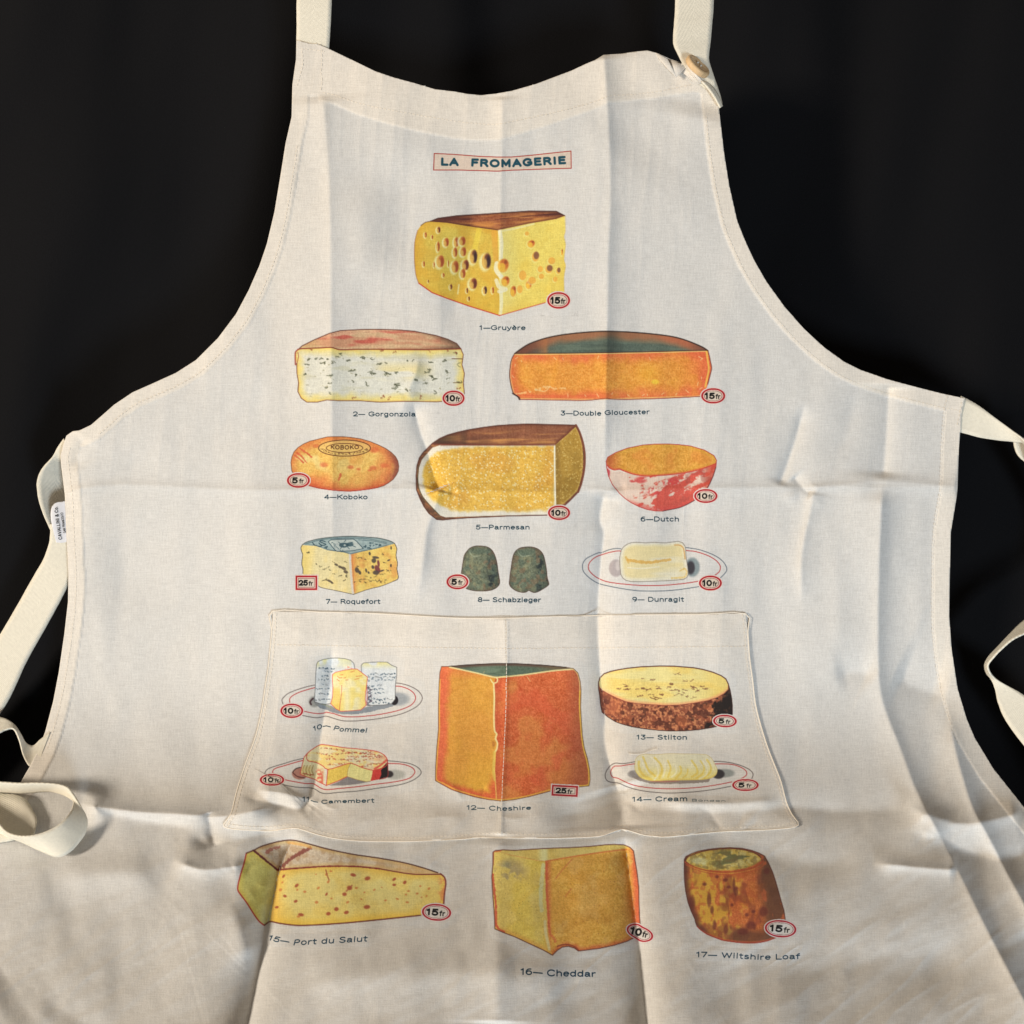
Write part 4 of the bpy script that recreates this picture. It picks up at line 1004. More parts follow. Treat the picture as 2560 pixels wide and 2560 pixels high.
# ---------- 5 Parmesan
def parmesan():
    p = Print(1020, 1040, .2484, (60,60,1800,1070), white=W_UP)
    O = [(82,600),(90,500),(115,420),(150,370),(190,330),(245,275),(320,225),(400,190),(500,162),(600,140),(750,115),(900,96),(1050,86),(1200,80),(1450,86),(1690,92),(1725,160),(1755,250),(1772,330),(1780,420),(1775,520),(1762,600),(1740,690),(1712,765),(1640,840),(1570,905),(1480,995),(1000,1007),(600,1025),(450,1036),(350,1046),(290,1042),(210,980),(160,910),(120,830),(85,740)]
    m, d = p.fill(O, (112,72,50), 0, 9)
    p.mix(m * ss(.45, .65, p.n(14, 3, 3, ax=2, ay=.7)) * .7, (178,118,66)); p.mix(m * ss(.5, .7, p.n(20, 2, 6)) * .6, (62,48,40))
    T = [(245,280),(320,225),(400,190),(500,162),(600,140),(750,115),(900,96),(1200,80),(1690,92),(1600,180),(1480,285),(1000,290),(500,290)]
    mt, d = p.fill(T, (138,84,56), 0, 9)
    p.mix(mt * ss(.46, .66, p.n(22, 4, 9, ax=5, ay=.5, ang=-2)) * ss(120, 220, p.Y) * .85, (200,140,72)); p.mix(mt * ss(.45, .68, p.n(40, 3, 4, ax=3, ay=.6)) * .6, (104,62,46))
    p.mix(mt * ss(600, 300, p.X) * .75, (62,50,42)); p.mix(mt * ss(30, 0, d) * .5, (84,44,34)); p.mix(mt * ss(60, 0, abs(p.X - 560)) * .4, (60,44,38))
    Fr = [(205,365),(245,320),(330,292),(500,290),(1480,285),(1482,920),(1400,992),(1000,1000),(600,1012),(380,1020),(320,1000),(230,905),(150,810),(108,720),(104,620),(112,520),(140,440)]
    mf, d = p.fill(Fr, (214,206,188), 0, 5)
    In = [(230,420),(300,370),(420,340),(560,320),(800,312),(1100,308),(1470,305),(1470,945),(1200,950),(700,955),(520,958),(420,930),(330,895),(240,840),(190,760),(165,680),(160,600),(170,520)]
    mi, d2 = p.region(In)
    mi = ss(-26, 20, d2 + 26 * (p.n(10, 2, 3) - .5)) * mf
    p.mix(mi, (216,176,64)); p.mix(mi * ss(.42, .66, p.n(50, 3, 2)) * .6, (206,156,56)); p.mix(mi * ss(450, 200, p.X) * .5, (228,190,56)); p.speckle(mi, 13)
    def dot(x, y):
        r = p.rng.uniform(4, 9.5); p.ell(x, y, r, r, (230,212,160), .8, .8, m=mi)
    p.scatter([(200,350),(1460,330),(1460,930),(400,930),(190,700)], 520, dot)
    p.scatter([(200,350),(1460,330),(1460,930),(400,930),(190,700)], 260, lambda x, y: p.ell(x, y, 7, 7, (176,128,46), .35, .9, m=mi))
    Rf = [(1482,288),(1590,200),(1690,108),(1725,190),(1750,290),(1762,400),(1758,520),(1745,610),(1722,700),(1700,755),(1620,835),(1570,880),(1482,930)]
    mr, d = p.fill(Rf, (172,138,50), 0, 12)
    p.mix(mr * ss(.4, .65, p.n(30, 3, 3)) * .6, (146,116,40)); p.mix(mr * ss(20, 0, d) * .5, (206,176,90)); p.mix(mr * ss(1560, 1482, p.X) * .4, (110,84,36))
    p.scatter(Rf, 120, lambda x, y: p.ell(x, y, 6, 6, (214,186,104), .6, .9, m=mr))
    p.stroke([(1475,300),(1478,600),(1484,900)], 15, (232,222,196), .95); p.stroke([(1475,296),(1000,296),(500,296),(330,298)], 7, (120,60,44), .6)
    p.stroke([(245,282),(500,290),(1000,290),(1480,285),(1600,182),(1688,94)], 8, (118,56,40), .95, smooth=0)
    p.stroke(O, 8, (84,44,34), .9, smooth=0, closed=True); p.stroke(O[15:24], 22, (116,62,42), .9); p.stroke(O[23:26], 10, (110,52,38), .9)
    p.stroke([(104,500),(100,620),(110,720),(150,815),(230,908),(320,1000)], 7, (90,84,56), .8)
    p.build("printed_cheese", "printed Parmesan half wheel with brown rind and grainy yellow face")
parmesan()

# ---------- 6 Dutch
def dutch():
    p = Print(1480, 1080, .1967, (155,130,1610,1030), white=W_UP, step=1.3)
    O = [(180,370),(200,320),(300,262),(450,205),(650,165),(800,154),(950,152),(1100,160),(1250,177),(1430,230),(1550,300),(1583,360),(1575,450),(1540,560),(1480,690),(1400,800),(1300,870),(1200,925),(1100,965),(900,1005),(800,1003),(700,985),(600,950),(500,900),(420,845),(350,780),(260,670),(210,560),(185,450)]
    m, d = p.fill(O, (206,84,66), 0, 7)
    w = p.n(13, 3, 3, ax=1.6, ay=.8, ang=-25)
    field = ss(520, 300, p.X - 1.1 * (p.Y - 560)) * .28 + ss(1450, 500, p.X) * .16 - ss(800, 960, p.Y + .1 * p.X) * .3
    p.mix(m * ss(.44, .64, w + field + .22 * (p.n(4, 2, 31) - .5)) * .9, (214,200,182)); p.mix(m * ss(.5, .62, w * .5 + field + .22) * ss(300, 400, p.X) * ss(1000, 900, p.Y) * .35, (218,190,170))
    p.mix(m * ss(1380, 1500, p.X) * .8, (204,78,52)); p.mix(m * ss(.52, .66, p.n(20, 3, 8)) * ss(900, 1200, p.X) * .4, (150,72,62))
    for x, y, r in [(620,610,70),(520,620,40),(790,750,90),(1020,630,80),(940,660,50)]: p.ell(x, y, r, r * .6, (204,66,62), .8, .8, m=m * ss(.35, .5, p.n(7, 2, 5)))
    p.ell(205, 510, 24, 70, (190,44,60), .8, .9, m=m); p.mix(m * ss(70, 5, d) * ss(800, 950, p.Y) * .7, (208,76,66))
    I = [(182,372),(200,322),(300,264),(450,207),(650,167),(950,154),(1250,178),(1430,231),(1548,300),(1578,356),(1575,400),(1520,430),(1400,465),(1200,512),(1000,538),(800,552),(680,555),(600,548),(520,532),(440,508),(390,488),(340,470),(270,476),(220,450),(190,415)]
    mi, d = p.fill(I, (214,156,52), 0, 9)
    p.mix(mi * ss(.45, .65, p.n(30, 3, 3)) * .5, (216,136,50)); p.mix(mi * ss(70, 10, d) * .5, (206,166,48)); p.mix(mi * ss(420, 190, p.X) * .8, (176,84,44)); p.mix(mi * ss(30, 0, d) * ss(350, 450, p.Y) * .7, (210,92,50)); p.speckle(mi, 8)
    p.stroke([(190,420),(230,460),(280,482),(350,474),(400,492),(520,536),(680,560),(800,556),(1000,542),(1200,516),(1400,468),(1575,400)], 10, (196,58,48), .9)
    p.stroke([(186,440),(230,482),(300,500),(350,492),(420,520)], 14, (222,212,196), .7)
    p.stroke(O, 8, (176,54,44), .9, smooth=0, closed=True); p.stroke(O[12:20], 8, (84,40,44), .8)
    p.build("printed_cheese", "printed red-waxed Dutch cheese cut open like a bowl")
dutch()

# ---------- 7 Roquefort
def roquefort():
    p = Print(720, 1310, .176, (165,150,1590,1020), white=W_UP, step=1.25)
    Lf = [(195,300),(400,312),(560,372),(800,402),(890,430),(905,700),(930,1000),(700,950),(480,905),(400,862),(210,715),(212,640),(195,560),(208,440),(190,380),(185,330)]
    Rf = [(890,430),(1050,390),(1250,350),(1400,310),(1515,278),(1545,350),(1535,450),(1556,560),(1548,640),(1566,770),(1500,812),(1380,862),(1290,892),(1200,912),(1100,940),(1050,958),(930,1000)]
    m, d = p.fill(Lf, (216,200,146), 0, 7)
    p.mix(m * ss(420, 200, p.X) * .6, (222,194,84)); p.mix(m * ss(.45, .7, p.n(26, 2, 2)) * .4, (226,196,110)); p.mix(m * ss(600, 650, p.X) * .25, (236,206,130))
    m2, d = p.fill(Rf, (216,182,86), 0, 9)
    p.mix(m2 * ss(1020, 900, p.X) * .7, (212,128,60)); p.mix(m2 * ss(.5, .7, p.n(22, 3, 4)) * .6, (204,142,68)); p.mix(m2 * ss(.5, .7, p.n(30, 3, 7)) * .4, (222,206,110))
    T = [(205,296),(250,262),(330,235),(450,208),(650,184),(900,174),(1150,188),(1300,202),(1450,240),(1515,278),(1400,310),(1250,352),(1050,392),(890,432),(800,405),(560,372),(400,312)]
    mt, d = p.fill(T, (146,164,162), 0, 8)
    p.mix(mt * ss(.5, .7, p.n(20, 3, 4, ax=3)) * .5, (156,170,164)); p.mix(mt * ss(30, 6, d) * .5, (92,114,116)); p.mix(mt * ss(1150, 1450, p.X) * .25, (100,120,122))
    Q = [(570,250),(610,226),(700,218),(930,214),(975,245),(1070,350),(900,382),(690,388),(650,350)]
    mq, _ = p.fill(Q, (176,184,176), 0, 5)
    ink = (44,72,82)
    p.stroke(Q + [Q[0]], 11, ink, .9, smooth=0, m=mt)
    p.stroke([(250,285),(450,228),(650,206),(900,200),(1150,214),(1400,262)], 7, ink, .7, m=mt); p.stroke([(1000,225),(1200,240),(1400,280)], 7, ink, .7, m=mt)
    p.stroke([(350,262),(372,296),(430,318),(476,312),(440,272)], 15, ink, .95, m=mt); p.stroke([(528,250),(478,236),(452,250),(500,272),(540,290),(500,304),(470,296)], 14, ink, .95, m=mt); p.stroke([(520,330),(560,318),(540,352)], 12, ink, .9, m=mt); p.stroke([(520,345),(560,320)], 8, ink, .7)
    # plain stand-in for the emblem: a dark patch with leg-like strokes
    p.ell(795, 300, 70, 36, ink, .85, .3, m=mq); p.ell(880, 290, 50, 30, ink, .8, .4, m=mq); p.ell(805, 302, 16, 12, (176,184,176), .9, .4)
    for a, b in [((745,280),(720,260)),((800,250),(820,232)),((890,262),(920,258)),((850,330),(870,352)),((920,310),(960,326)),((760,330),(745,350))]: p.stroke([a, b], 11, ink, .8, smooth=0, m=mq)
    for k, (x, y) in enumerate([(640,262),(652,285),(668,308),(686,332),(708,352),(740,372),(775,376)]): p.squig(x, y, 13, 6, ink, .85, m=mq, n=2)
    for x, y in [(1130,310),(1150,330),(1185,275),(1240,300),(1280,310),(1120,345)]: p.squig(x, y, 28, 13, ink, .9, m=mt, flat=.7, n=2)
    p.stroke([(560,372),(800,405),(890,432),(1050,392),(1250,352),(1400,312)], 20, (70,90,98), .8, m=mt)
    for x, y, sz in [(270,410,22),(295,400,14),(465,620,22),(515,640,16),(565,615,22),(598,660,12),(400,575,14),(650,545,14),(830,540,16),(655,710,14),(760,745,20),(820,770,26),(835,750,18),(510,795,18),(555,790,22)]: p.squig(x, y, sz, 9, (84,76,50), .85, m=m, n=2)
    for x, y, r, q in [(685,578,30,16),(740,610,30,18),(790,630,40,22),(820,680,34,22),(590,810,44,16),(625,835,24,14)]: p.ell(x, y, r, q, (84,72,58), .85, .5, m=m, ang=25)
    for x, y, r, q, c in [(1245,475,50,18,0),(1220,520,34,34,0),(1205,612,20,28,0),(1285,560,18,50,1),(1270,640,34,60,1),(1250,690,46,32,0),(980,655,30,40,0),(1020,690,20,30,0),(1160,420,16,26,0),(1330,665,40,12,0),(1465,340,12,26,0),(1430,515,24,12,0),(1462,590,14,24,0),(1110,660,14,30,0),(1145,690,14,20,0)]: p.ell(x, y, r, q, [(72,62,58), (110,48,56)][c], .88, .5, m=m2, ang=p.rng.uniform(-30, 10))
    for x, y, sz in [(960,815,20),(1010,790,20),(1045,800,24),(1090,830,20),(1120,790,24),(1175,820,26),(1270,820,22),(1300,800,22),(1335,810,20),(1385,800,30),(1360,715,22),(1310,720,20),(1440,660,24),(1400,655,22),(1050,480,20),(1100,490,20),(990,480,24),(1350,440,20),(1340,540,20),(1010,610,20),(1230,740,26),(1150,760,24)]: p.squig(x, y, sz, 9, (92,76,50), .8, m=m2, n=2)
    p.stroke([(880,432),(895,700),(925,992)], 34, (206,196,184), .9, m=np.maximum(m, m2)); p.stroke([(906,440),(925,700),(942,960)], 16, (204,120,66), .6, m=m2)
    p.stroke(T[:10], 8, (56,66,66), .9); p.stroke([(515 + 1000, 278)] + Rf[5:], 7, (76,64,56), .9); p.stroke(Rf[4:11], 7, (76,64,56), .9)
    p.stroke([(930,1000),(700,950),(480,905),(420,870)], 7, (76,64,56), .9); p.stroke([(212,700),(212,640),(195,560),(208,440),(190,380),(185,330),(205,296)], 8, (66,60,50), .9)
    p.build("printed_cheese", "printed Roquefort wedge with blue-grey labelled top and dark veins")
roquefort()

# ---------- 8 Schabzieger
def schab():
    S = [[(300,600),(315,500),(330,400),(345,330),(380,275),(430,225),(500,200),(580,198),(660,208),(720,240),(760,290),(790,360),(812,450),(825,550),(840,640),(850,700),(840,750),(790,800),(720,828),(620,840),(500,836),(420,820),(370,800),(330,740),(300,680)],
         [(985,700),(995,600),(1010,500),(1025,400),(1045,320),(1080,265),(1140,225),(1220,212),(1300,212),(1370,230),(1430,270),(1470,330),(1490,400),(1505,480),(1518,570),(1525,650),(1545,720),(1540,755),(1480,800),(1400,845),(1340,862),(1290,845),(1260,832),(1220,855),(1160,858),(1080,835),(1010,785),(985,740)]]
    for i, O in enumerate(S):
        P = np.array(O); p = Print(1100, 1330, .176, (P[:, 0].min() - 25, P[:, 1].min() - 25, P[:, 0].max() + 25, P[:, 1].max() + 25), white=W_UP, step=1.25)
        cx = P[:, 0].mean()
        m, d = p.fill(O, (104,110,88), 3, 9)
        base = p.n(9, 3, 4 + i)
        p.mix(m * ss(.45, .62, base) * ss(cx + 180, cx - 60, p.X) * .5, (144,138,100)); p.mix(m * ss(.5, .66, p.n(11, 3, 9 + i)) * .45, (74,86,74))
        p.mix(m * ss(cx + 40, cx + 230, p.X) * .7, (62,72,62)); p.mix(m * ss(.52, .64, p.n(8, 2, 19 + i)) * ss(cx + 60, cx + 150, p.X) * .8, (34,42,46))
        p.mix(m * ss(.52, .7, p.n(13, 2, 29 + i)) * .25, (84,108,96)); p.mix(m * ss(.55, .7, p.n(12, 2, 33)) * .5, (126,96,72))
        p.ell(cx - (30 if i == 0 else 40), 275 + 10 * i, 130, 44, (84,100,84), .6, .6, m=m); p.stroke([(cx - 170, 250), (cx - 140, 310), (cx - 90, 345), (cx, 335)], 18, (150,160,134), .55, m=m)
        p.mix(m * ss(60, 0, d) * .35, (66,62,52)); p.speckle(m, 8)
        p.stroke(O, 7, (78,52,44), .9, closed=True)
        p.build("printed_cheese", ["printed green Schabzieger cone, the one beside the price ticket", "printed green Schabzieger cone notched at its foot"][i])
schab()

def plate_print(p, blue, red, wb=8, wr=8.5, cb=(70,84,98), cr=(180,44,40)):
    for q in blue: p.stroke(q, wb, cb, .85)
    for q in red: p.stroke(q, wr, cr, .9)

# ---------- 9 Dunragit
def dunragit():
    p = Print(1430, 1330, .2174, (100,85,1800,700), white=W_UP, step=1.35)
    plate_print(p, [[(560,192),(500,190),(420,206),(340,238),(300,240),(220,275),(160,310),(128,355),(120,400),(130,450),(165,495),(210,535),(280,580),(350,605),(470,632),(600,655),(750,675),(880,680),(1000,679),(1130,672),(1250,660),(1460,628)],[(1310,178),(1450,200),(1540,228),(1620,260),(1690,300),(1745,350),(1778,410),(1770,460),(1700,535)]],
                [[(560,218),(520,218),(430,235),(330,265),(270,290),(220,330),(190,380),(192,430),(220,470),(280,520),(380,565),(500,588),(650,604),(800,615),(950,616),(1100,610),(1300,590),(1450,567)],[(1312,213),(1390,220),(1450,232),(1540,262),(1600,290),(1660,330),(1700,380),(1706,420),(1690,460),(1640,500)]])
    p.ell(505, 415, 80, 100, (156,142,142), .75, .25, cov=True); p.ell(530, 385, 30, 60, (196,186,180), .7, .6)
    p.ell(1385, 405, 84, 110, (112,128,132), .85, .35, cov=True); p.ell(1365, 410, 48, 76, (52,48,54), .9, .5)
    B = [(560,240),(570,200),(600,165),(640,138),(680,124),(740,118),(850,125),(950,118),(1030,124),(1080,125),(1150,116),(1220,107),(1270,122),(1298,160),(1308,210),(1310,260),(1320,340),(1332,420),(1336,490),(1320,525),(1280,545),(1200,553),(1050,562),(900,568),(760,572),(680,570),(620,556),(585,530),(562,490),(552,400),(547,300)]
    m, d = p.fill(B, (214,206,178), 0, 5)
    p.mix(m * ss(20, 60, d) * ss(.35, .6, p.n(40, 3, 3, ax=3, ay=.7)) * .7, (216,196,134)); p.mix(m * ss(350, 180, p.Y) * ss(10, 60, d) * .5, (214,196,140)); p.mix(m * ss(22, 8, d) * .6, (208,204,196))
    p.stroke([(640,320),(700,332),(800,345),(900,350),(1000,335),(1130,318)], 34, (206,158,62), .75, m=m, rough=20); p.stroke([(620,290),(650,350)], 26, (206,160,66), .6, m=m)
    p.stroke([(1180,150),(1240,152),(1280,185),(1292,240),(1300,310)], 15, (196,142,66), .75, m=m); p.stroke([(1250,440),(1300,420),(1318,470),(1290,520),(1150,530)], 20, (216,176,84), .6, m=m, rough=16)
    p.stroke([(1240,450),(1290,420)], 14, (200,170,96), .6, m=m); p.stroke([(640,410),(800,420),(1000,400)], 14, (226,218,196), .6, m=m)
    p.stroke(B, 6, (116,104,88), .9, smooth=0, closed=True)
    p.build("printed_cheese", "printed pale Dunragit block on a red-lined plate")
dunragit()

# ---------- 10 Pommel
def pommel():
    p = Print(640, 1620, .2277, (265,85,1850,825), white=W_POC, step=1.3)
    plate_print(p, [[(650,405),(560,425),(460,455),(360,495),(310,535),(285,570),(295,612)],[(1535,385),(1600,392),(1680,415),(1760,455),(1810,505),(1825,560),(1790,620),(1720,670),(1600,722),(1450,758),(1300,782),(1150,797),(1050,802),(950,798),(860,775),(800,755),(760,748),(720,758),(670,765),(600,758),(510,740)]],
                [[(645,435),(560,458),(470,488),(400,525),(370,560),(372,605)],[(1535,418),(1600,425),(1680,455),(1735,500),(1752,550),(1730,600),(1680,640),(1580,680),(1450,712),(1300,738),(1150,752),(1050,756),(950,750),(860,722),(800,710),(770,706),(740,715),(680,720),(610,712),(530,695)]], cb=(96,82,78), wb=8, wr=8)
    p.stroke([(650,560),(700,620),(800,660),(900,690),(1050,700),(1200,680),(1350,650),(1500,610)], 60, (118,122,128), .85, rough=14)
    p.ell(1560, 560, 120, 72, (136,138,140), .8, .6, cov=True); p.ell(640, 590, 60, 60, (120,116,108), .7, .5, cov=True); p.stroke([(625,555),(595,590),(605,620)], 20, (60,30,34), .8); p.ell(1520, 575, 42, 52, (26,22,26), .95, .3, cov=True)
    p.stroke([(700,605),(790,640),(840,660)], 14, (150,150,110), .6)
    A = [(665,180),(680,150),(740,125),(820,112),(900,110),(980,118),(1040,135),(1075,170),(1085,230),(1090,600),(840,610),(760,617),(700,610),(645,590),(643,540),(652,420),(655,300),(660,220)]
    B = [(1155,190),(1180,165),(1260,158),(1350,153),(1440,155),(1490,190),(1545,212),(1545,300),(1530,400),(1528,560),(1490,610),(1400,626),(1230,632),(1180,620),(1160,400),(1152,260)]
    for O in (A, B):
        m, d = p.fill(O, (206,203,198), 0, 5)
        p.mix(m * ss(250, 130, p.Y) * ss(.3, .55, p.n(24, 2, 3)) * .75, (222,200,96) if O is B else (218,202,112)); p.mix(m * ss(.5, .7, p.n(18, 2, 8)) * .4, (176,178,180))
        p.stroke(O[:-1], 6, (92,88,86), .85, smooth=0, closed=True)
        P = np.array(O)
        rows = [(225, 700, 860), (262, 760, 830), (305, 720, 810), (350, 690, 810), (400, 740, 780), (445, 670, 820), (500, 690, 820), (568, 660, 820)] if O is A else [(285, 1260, 1540), (320, 1240, 1530), (350, 1240, 1500), (410, 1230, 1390), (450, 1240, 1420), (490, 1230, 1420), (565, 1235, 1510), (602, 1260, 1500)]
        for y, a, b in rows:
            x = a
            while x < b:
                dk = (52,72,88) if p.rng.rand() < .75 else (110,110,110)
                p.squig(x, y + p.rng.uniform(-6, 6), 11, 6.5, dk, .85 if y in (225, 500, 568, 565, 602, 285) else .6, m=m, flat=1.0, n=2); x += p.rng.uniform(26, 40)
    mB, _ = p.region(B)
    for y in range(420, 620, 22): p.squig(1240 + p.rng.uniform(-12, 12), y, 18, 8, (70,60,72), .8, m=mB, n=2)
    for x, y in [(990,225),(1020,212),(1050,220)]: p.squig(x, y, 12, 5, (224,120,100), .8, n=2)
    p.stroke([(1210,400),(1222,500),(1215,620)], 14, (190,90,84), .5)
    Cc = [(840,290),(870,268),(960,245),(1060,230),(1110,232),(1150,262),(1225,320),(1218,380),(1205,480),(1200,560),(1208,630),(1150,680),(1060,688),(930,695),(880,670),(820,610),(840,540),(845,440),(838,350)]
    m, d = p.fill(Cc, (220,204,150), 0, 6)
    p.mix(m * ss(.4, .6, p.n(30, 3, 3)) * .6, (222,194,84)); p.mix(m * ss(350, 250, p.Y) * .4, (226,192,86)); p.mix(m * ss(60, 0, abs(p.X - 1000)) * ss(380, 460, p.Y) * .5, (214,208,190)); p.mix(m * ss(935, 915, p.X) * ss(400, 480, p.Y) * .6, (216,180,64)); p.mix(m * ss(1100, 1180, p.X) * ss(420, 500, p.Y) * .5, (224,184,66))
    for a, b in [((1040,265),(1080,252)),((1100,312),(1160,304)),((1085,345),(1130,335)),((895,312),(920,330)),((920,330),(945,326)),((930,295),(955,292)),((965,330),(985,326)),((985,352),(1010,350)),((890,345),(915,362))]: p.stroke([a, b], 6, (206,108,52), .85, smooth=0)
    p.stroke([(940,410),(938,500),(925,600),(915,690)], 5, (196,84,58), .9); p.stroke(Cc, 6, (206,84,66), .95, smooth=0, closed=True)
    p.build("printed_cheese", "printed Pommel cheeses, two wrapped and one bare, on a plate", on_pocket=True)
pommel()

# ---------- 11 Camembert
def camembert():
    p = Print(620, 1840, .2381, (150,70,1840,630), white=W_POC, step=1.3)
    plate_print(p, [[(580,235),(480,258),(360,295),(260,325),(200,352),(172,400)],[(1470,260),(1560,268),(1680,285),(1750,310),(1800,345),(1818,385),(1790,425),(1720,470),(1620,505),(1500,528),(1350,550),(1150,578),(950,592),(850,604),(790,602),(750,588),(710,562),(660,545),(560,542),(460,530),(360,508)]],
                [[(580,255),(480,282),(380,312),(300,335),(262,362),(260,395)],[(1470,288),(1560,290),(1640,300),(1720,330),(1752,370),(1735,410),(1690,445),(1600,470),(1480,490),(1350,505),(1150,532),(950,552),(850,562),(800,560),(760,545),(720,520),(680,500),(600,498),(480,478),(390,460)]], cb=(84,78,76), wb=7.5, wr=8)
    p.ell(545, 395, 84, 62, (160,96,76), .85, .25, cov=True); p.stroke([(470,380),(500,345),(550,328)], 8, (30,22,22), .9); p.stroke([(470,385),(520,425),(590,440)], 10, (90,40,34), .8)
    p.ell(1540, 405, 110, 50, (150,146,134), .7, .6, cov=True); p.ell(1480, 400, 46, 36, (36,28,30), .9, .5, cov=True); p.fill([(850,520),(950,480),(1040,425),(1150,455),(1290,478),(1150,505),(1000,520)], (128,120,118), 0, 5)
    side = [(625,180),(590,220),(575,280),(560,340),(548,400),(620,430),(700,455),(740,480),(830,520),(838,350),(760,300),(700,275),(620,258),(612,220)]
    m, d = p.fill(side, (210,196,150), 0, 6); p.mix(m * ss(700, 640, p.X) * ss(300, 340, p.Y) * .5, (208,176,90))
    for x in range(590, 700, 32): p.stroke([(x, 310), (x - 14, 360), (x + 4, 410)], 8, (146,110,52), .7, m=m)
    p.mix(m * ss(.3, .6, p.n(5, 2, 3)) * ss(700, 730, p.X) * ss(800, 780, p.X) * ss(330, 370, p.Y) * .8, (206,84,64)); p.stroke([(560,390),(640,405),(680,410)], 12, (160,64,40), .7, m=m, rough=20); p.mix(m * ss(785, 820, p.X), (208,196,184))
    top = [(625,180),(690,130),(750,95),(790,90),(900,105),(1000,122),(1150,135),(1300,152),(1370,168),(1430,200),(1462,245),(1460,290),(1440,320),(1380,345),(1310,360),(1180,325),(1078,285),(960,318),(838,352),(790,318),(740,288),(690,272),(640,265),(615,235)]
    m, d = p.fill(top, (214,196,150), 0, 7)
    p.mix(m * ss(.45, .6, p.n(12, 3, 3, ax=3, ay=.8, ang=6)) * .7, (222,190,96)); p.mix(m * ss(900, 1200, p.X) * ss(.45, .6, p.n(10, 2, 13)) * .5, (206,196,180)); p.mix(m * ss(1200, 1440, p.X) * ss(.45, .6, p.n(10, 2, 9, ax=3)) * .6, (204,130,90))
    for y, a, b, sl in [(128,780,1010,.09),(180,740,900,.25),(190,900,1300,-.05),(235,830,1060,.1),(215,1050,1200,0),(250,1000,1120,-.05),(270,1150,1400,-.22),(300,840,1040,-.02),(295,1270,1390,-.1),(325,1180,1420,-.2),(160,1000,1380,.12),(220,1150,1430,-.02)]:
        x = a
        while x < b:
            p.squig(x, y + sl * (x - a), 12, 6, (176,70,44) if p.rng.rand() < .7 else (130,76,50), .8, m=m, flat=.7, n=1); x += 17
    p.stroke([(1330,345),(1400,300),(1450,255)], 22, (204,66,50), .75, m=m)
    f1, d = p.fill([(838,352),(960,318),(1078,285),(1050,350),(1042,425),(940,475),(822,520)], (212,184,72), 0, 8)
    f2, d = p.fill([(1078,285),(1180,325),(1310,360),(1300,420),(1285,472),(1240,480),(1150,460),(1042,425),(1050,350)], (216,202,126), 0, 7)
    f3, d = p.fill([(1310,360),(1400,335),(1462,275),(1468,340),(1460,430),(1380,455),(1285,474),(1300,420)], (200,58,46), 0, 6)
    p.fill([(1440,300),(1468,270),(1466,430),(1380,452),(1400,400),(1395,360)], (30,22,24), 0, 3)
    rc = (196,66,50)
    p.stroke(top, 7, rc, .95, smooth=2, closed=True); p.stroke([(625,180),(590,220),(575,280),(560,340),(548,400),(620,430),(700,455),(740,480),(822,520),(940,475),(1042,425)], 7, rc, .95, smooth=0)
    p.stroke([(838,352),(822,520)], 7, rc, .95, smooth=0); p.stroke([(1078,285),(1050,350),(1042,425)], 4, (120,90,50), .7, smooth=0); p.stroke([(1042,425),(1150,460),(1240,480),(1285,474)], 5, (160,120,70), .8, smooth=0); p.stroke([(1464,250),(1470,340),(1462,430),(1380,455)], 6, (150,40,36), .9)
    p.build("printed_cheese", "printed cut Camembert with streaked rind on a plate", on_pocket=True)
camembert()

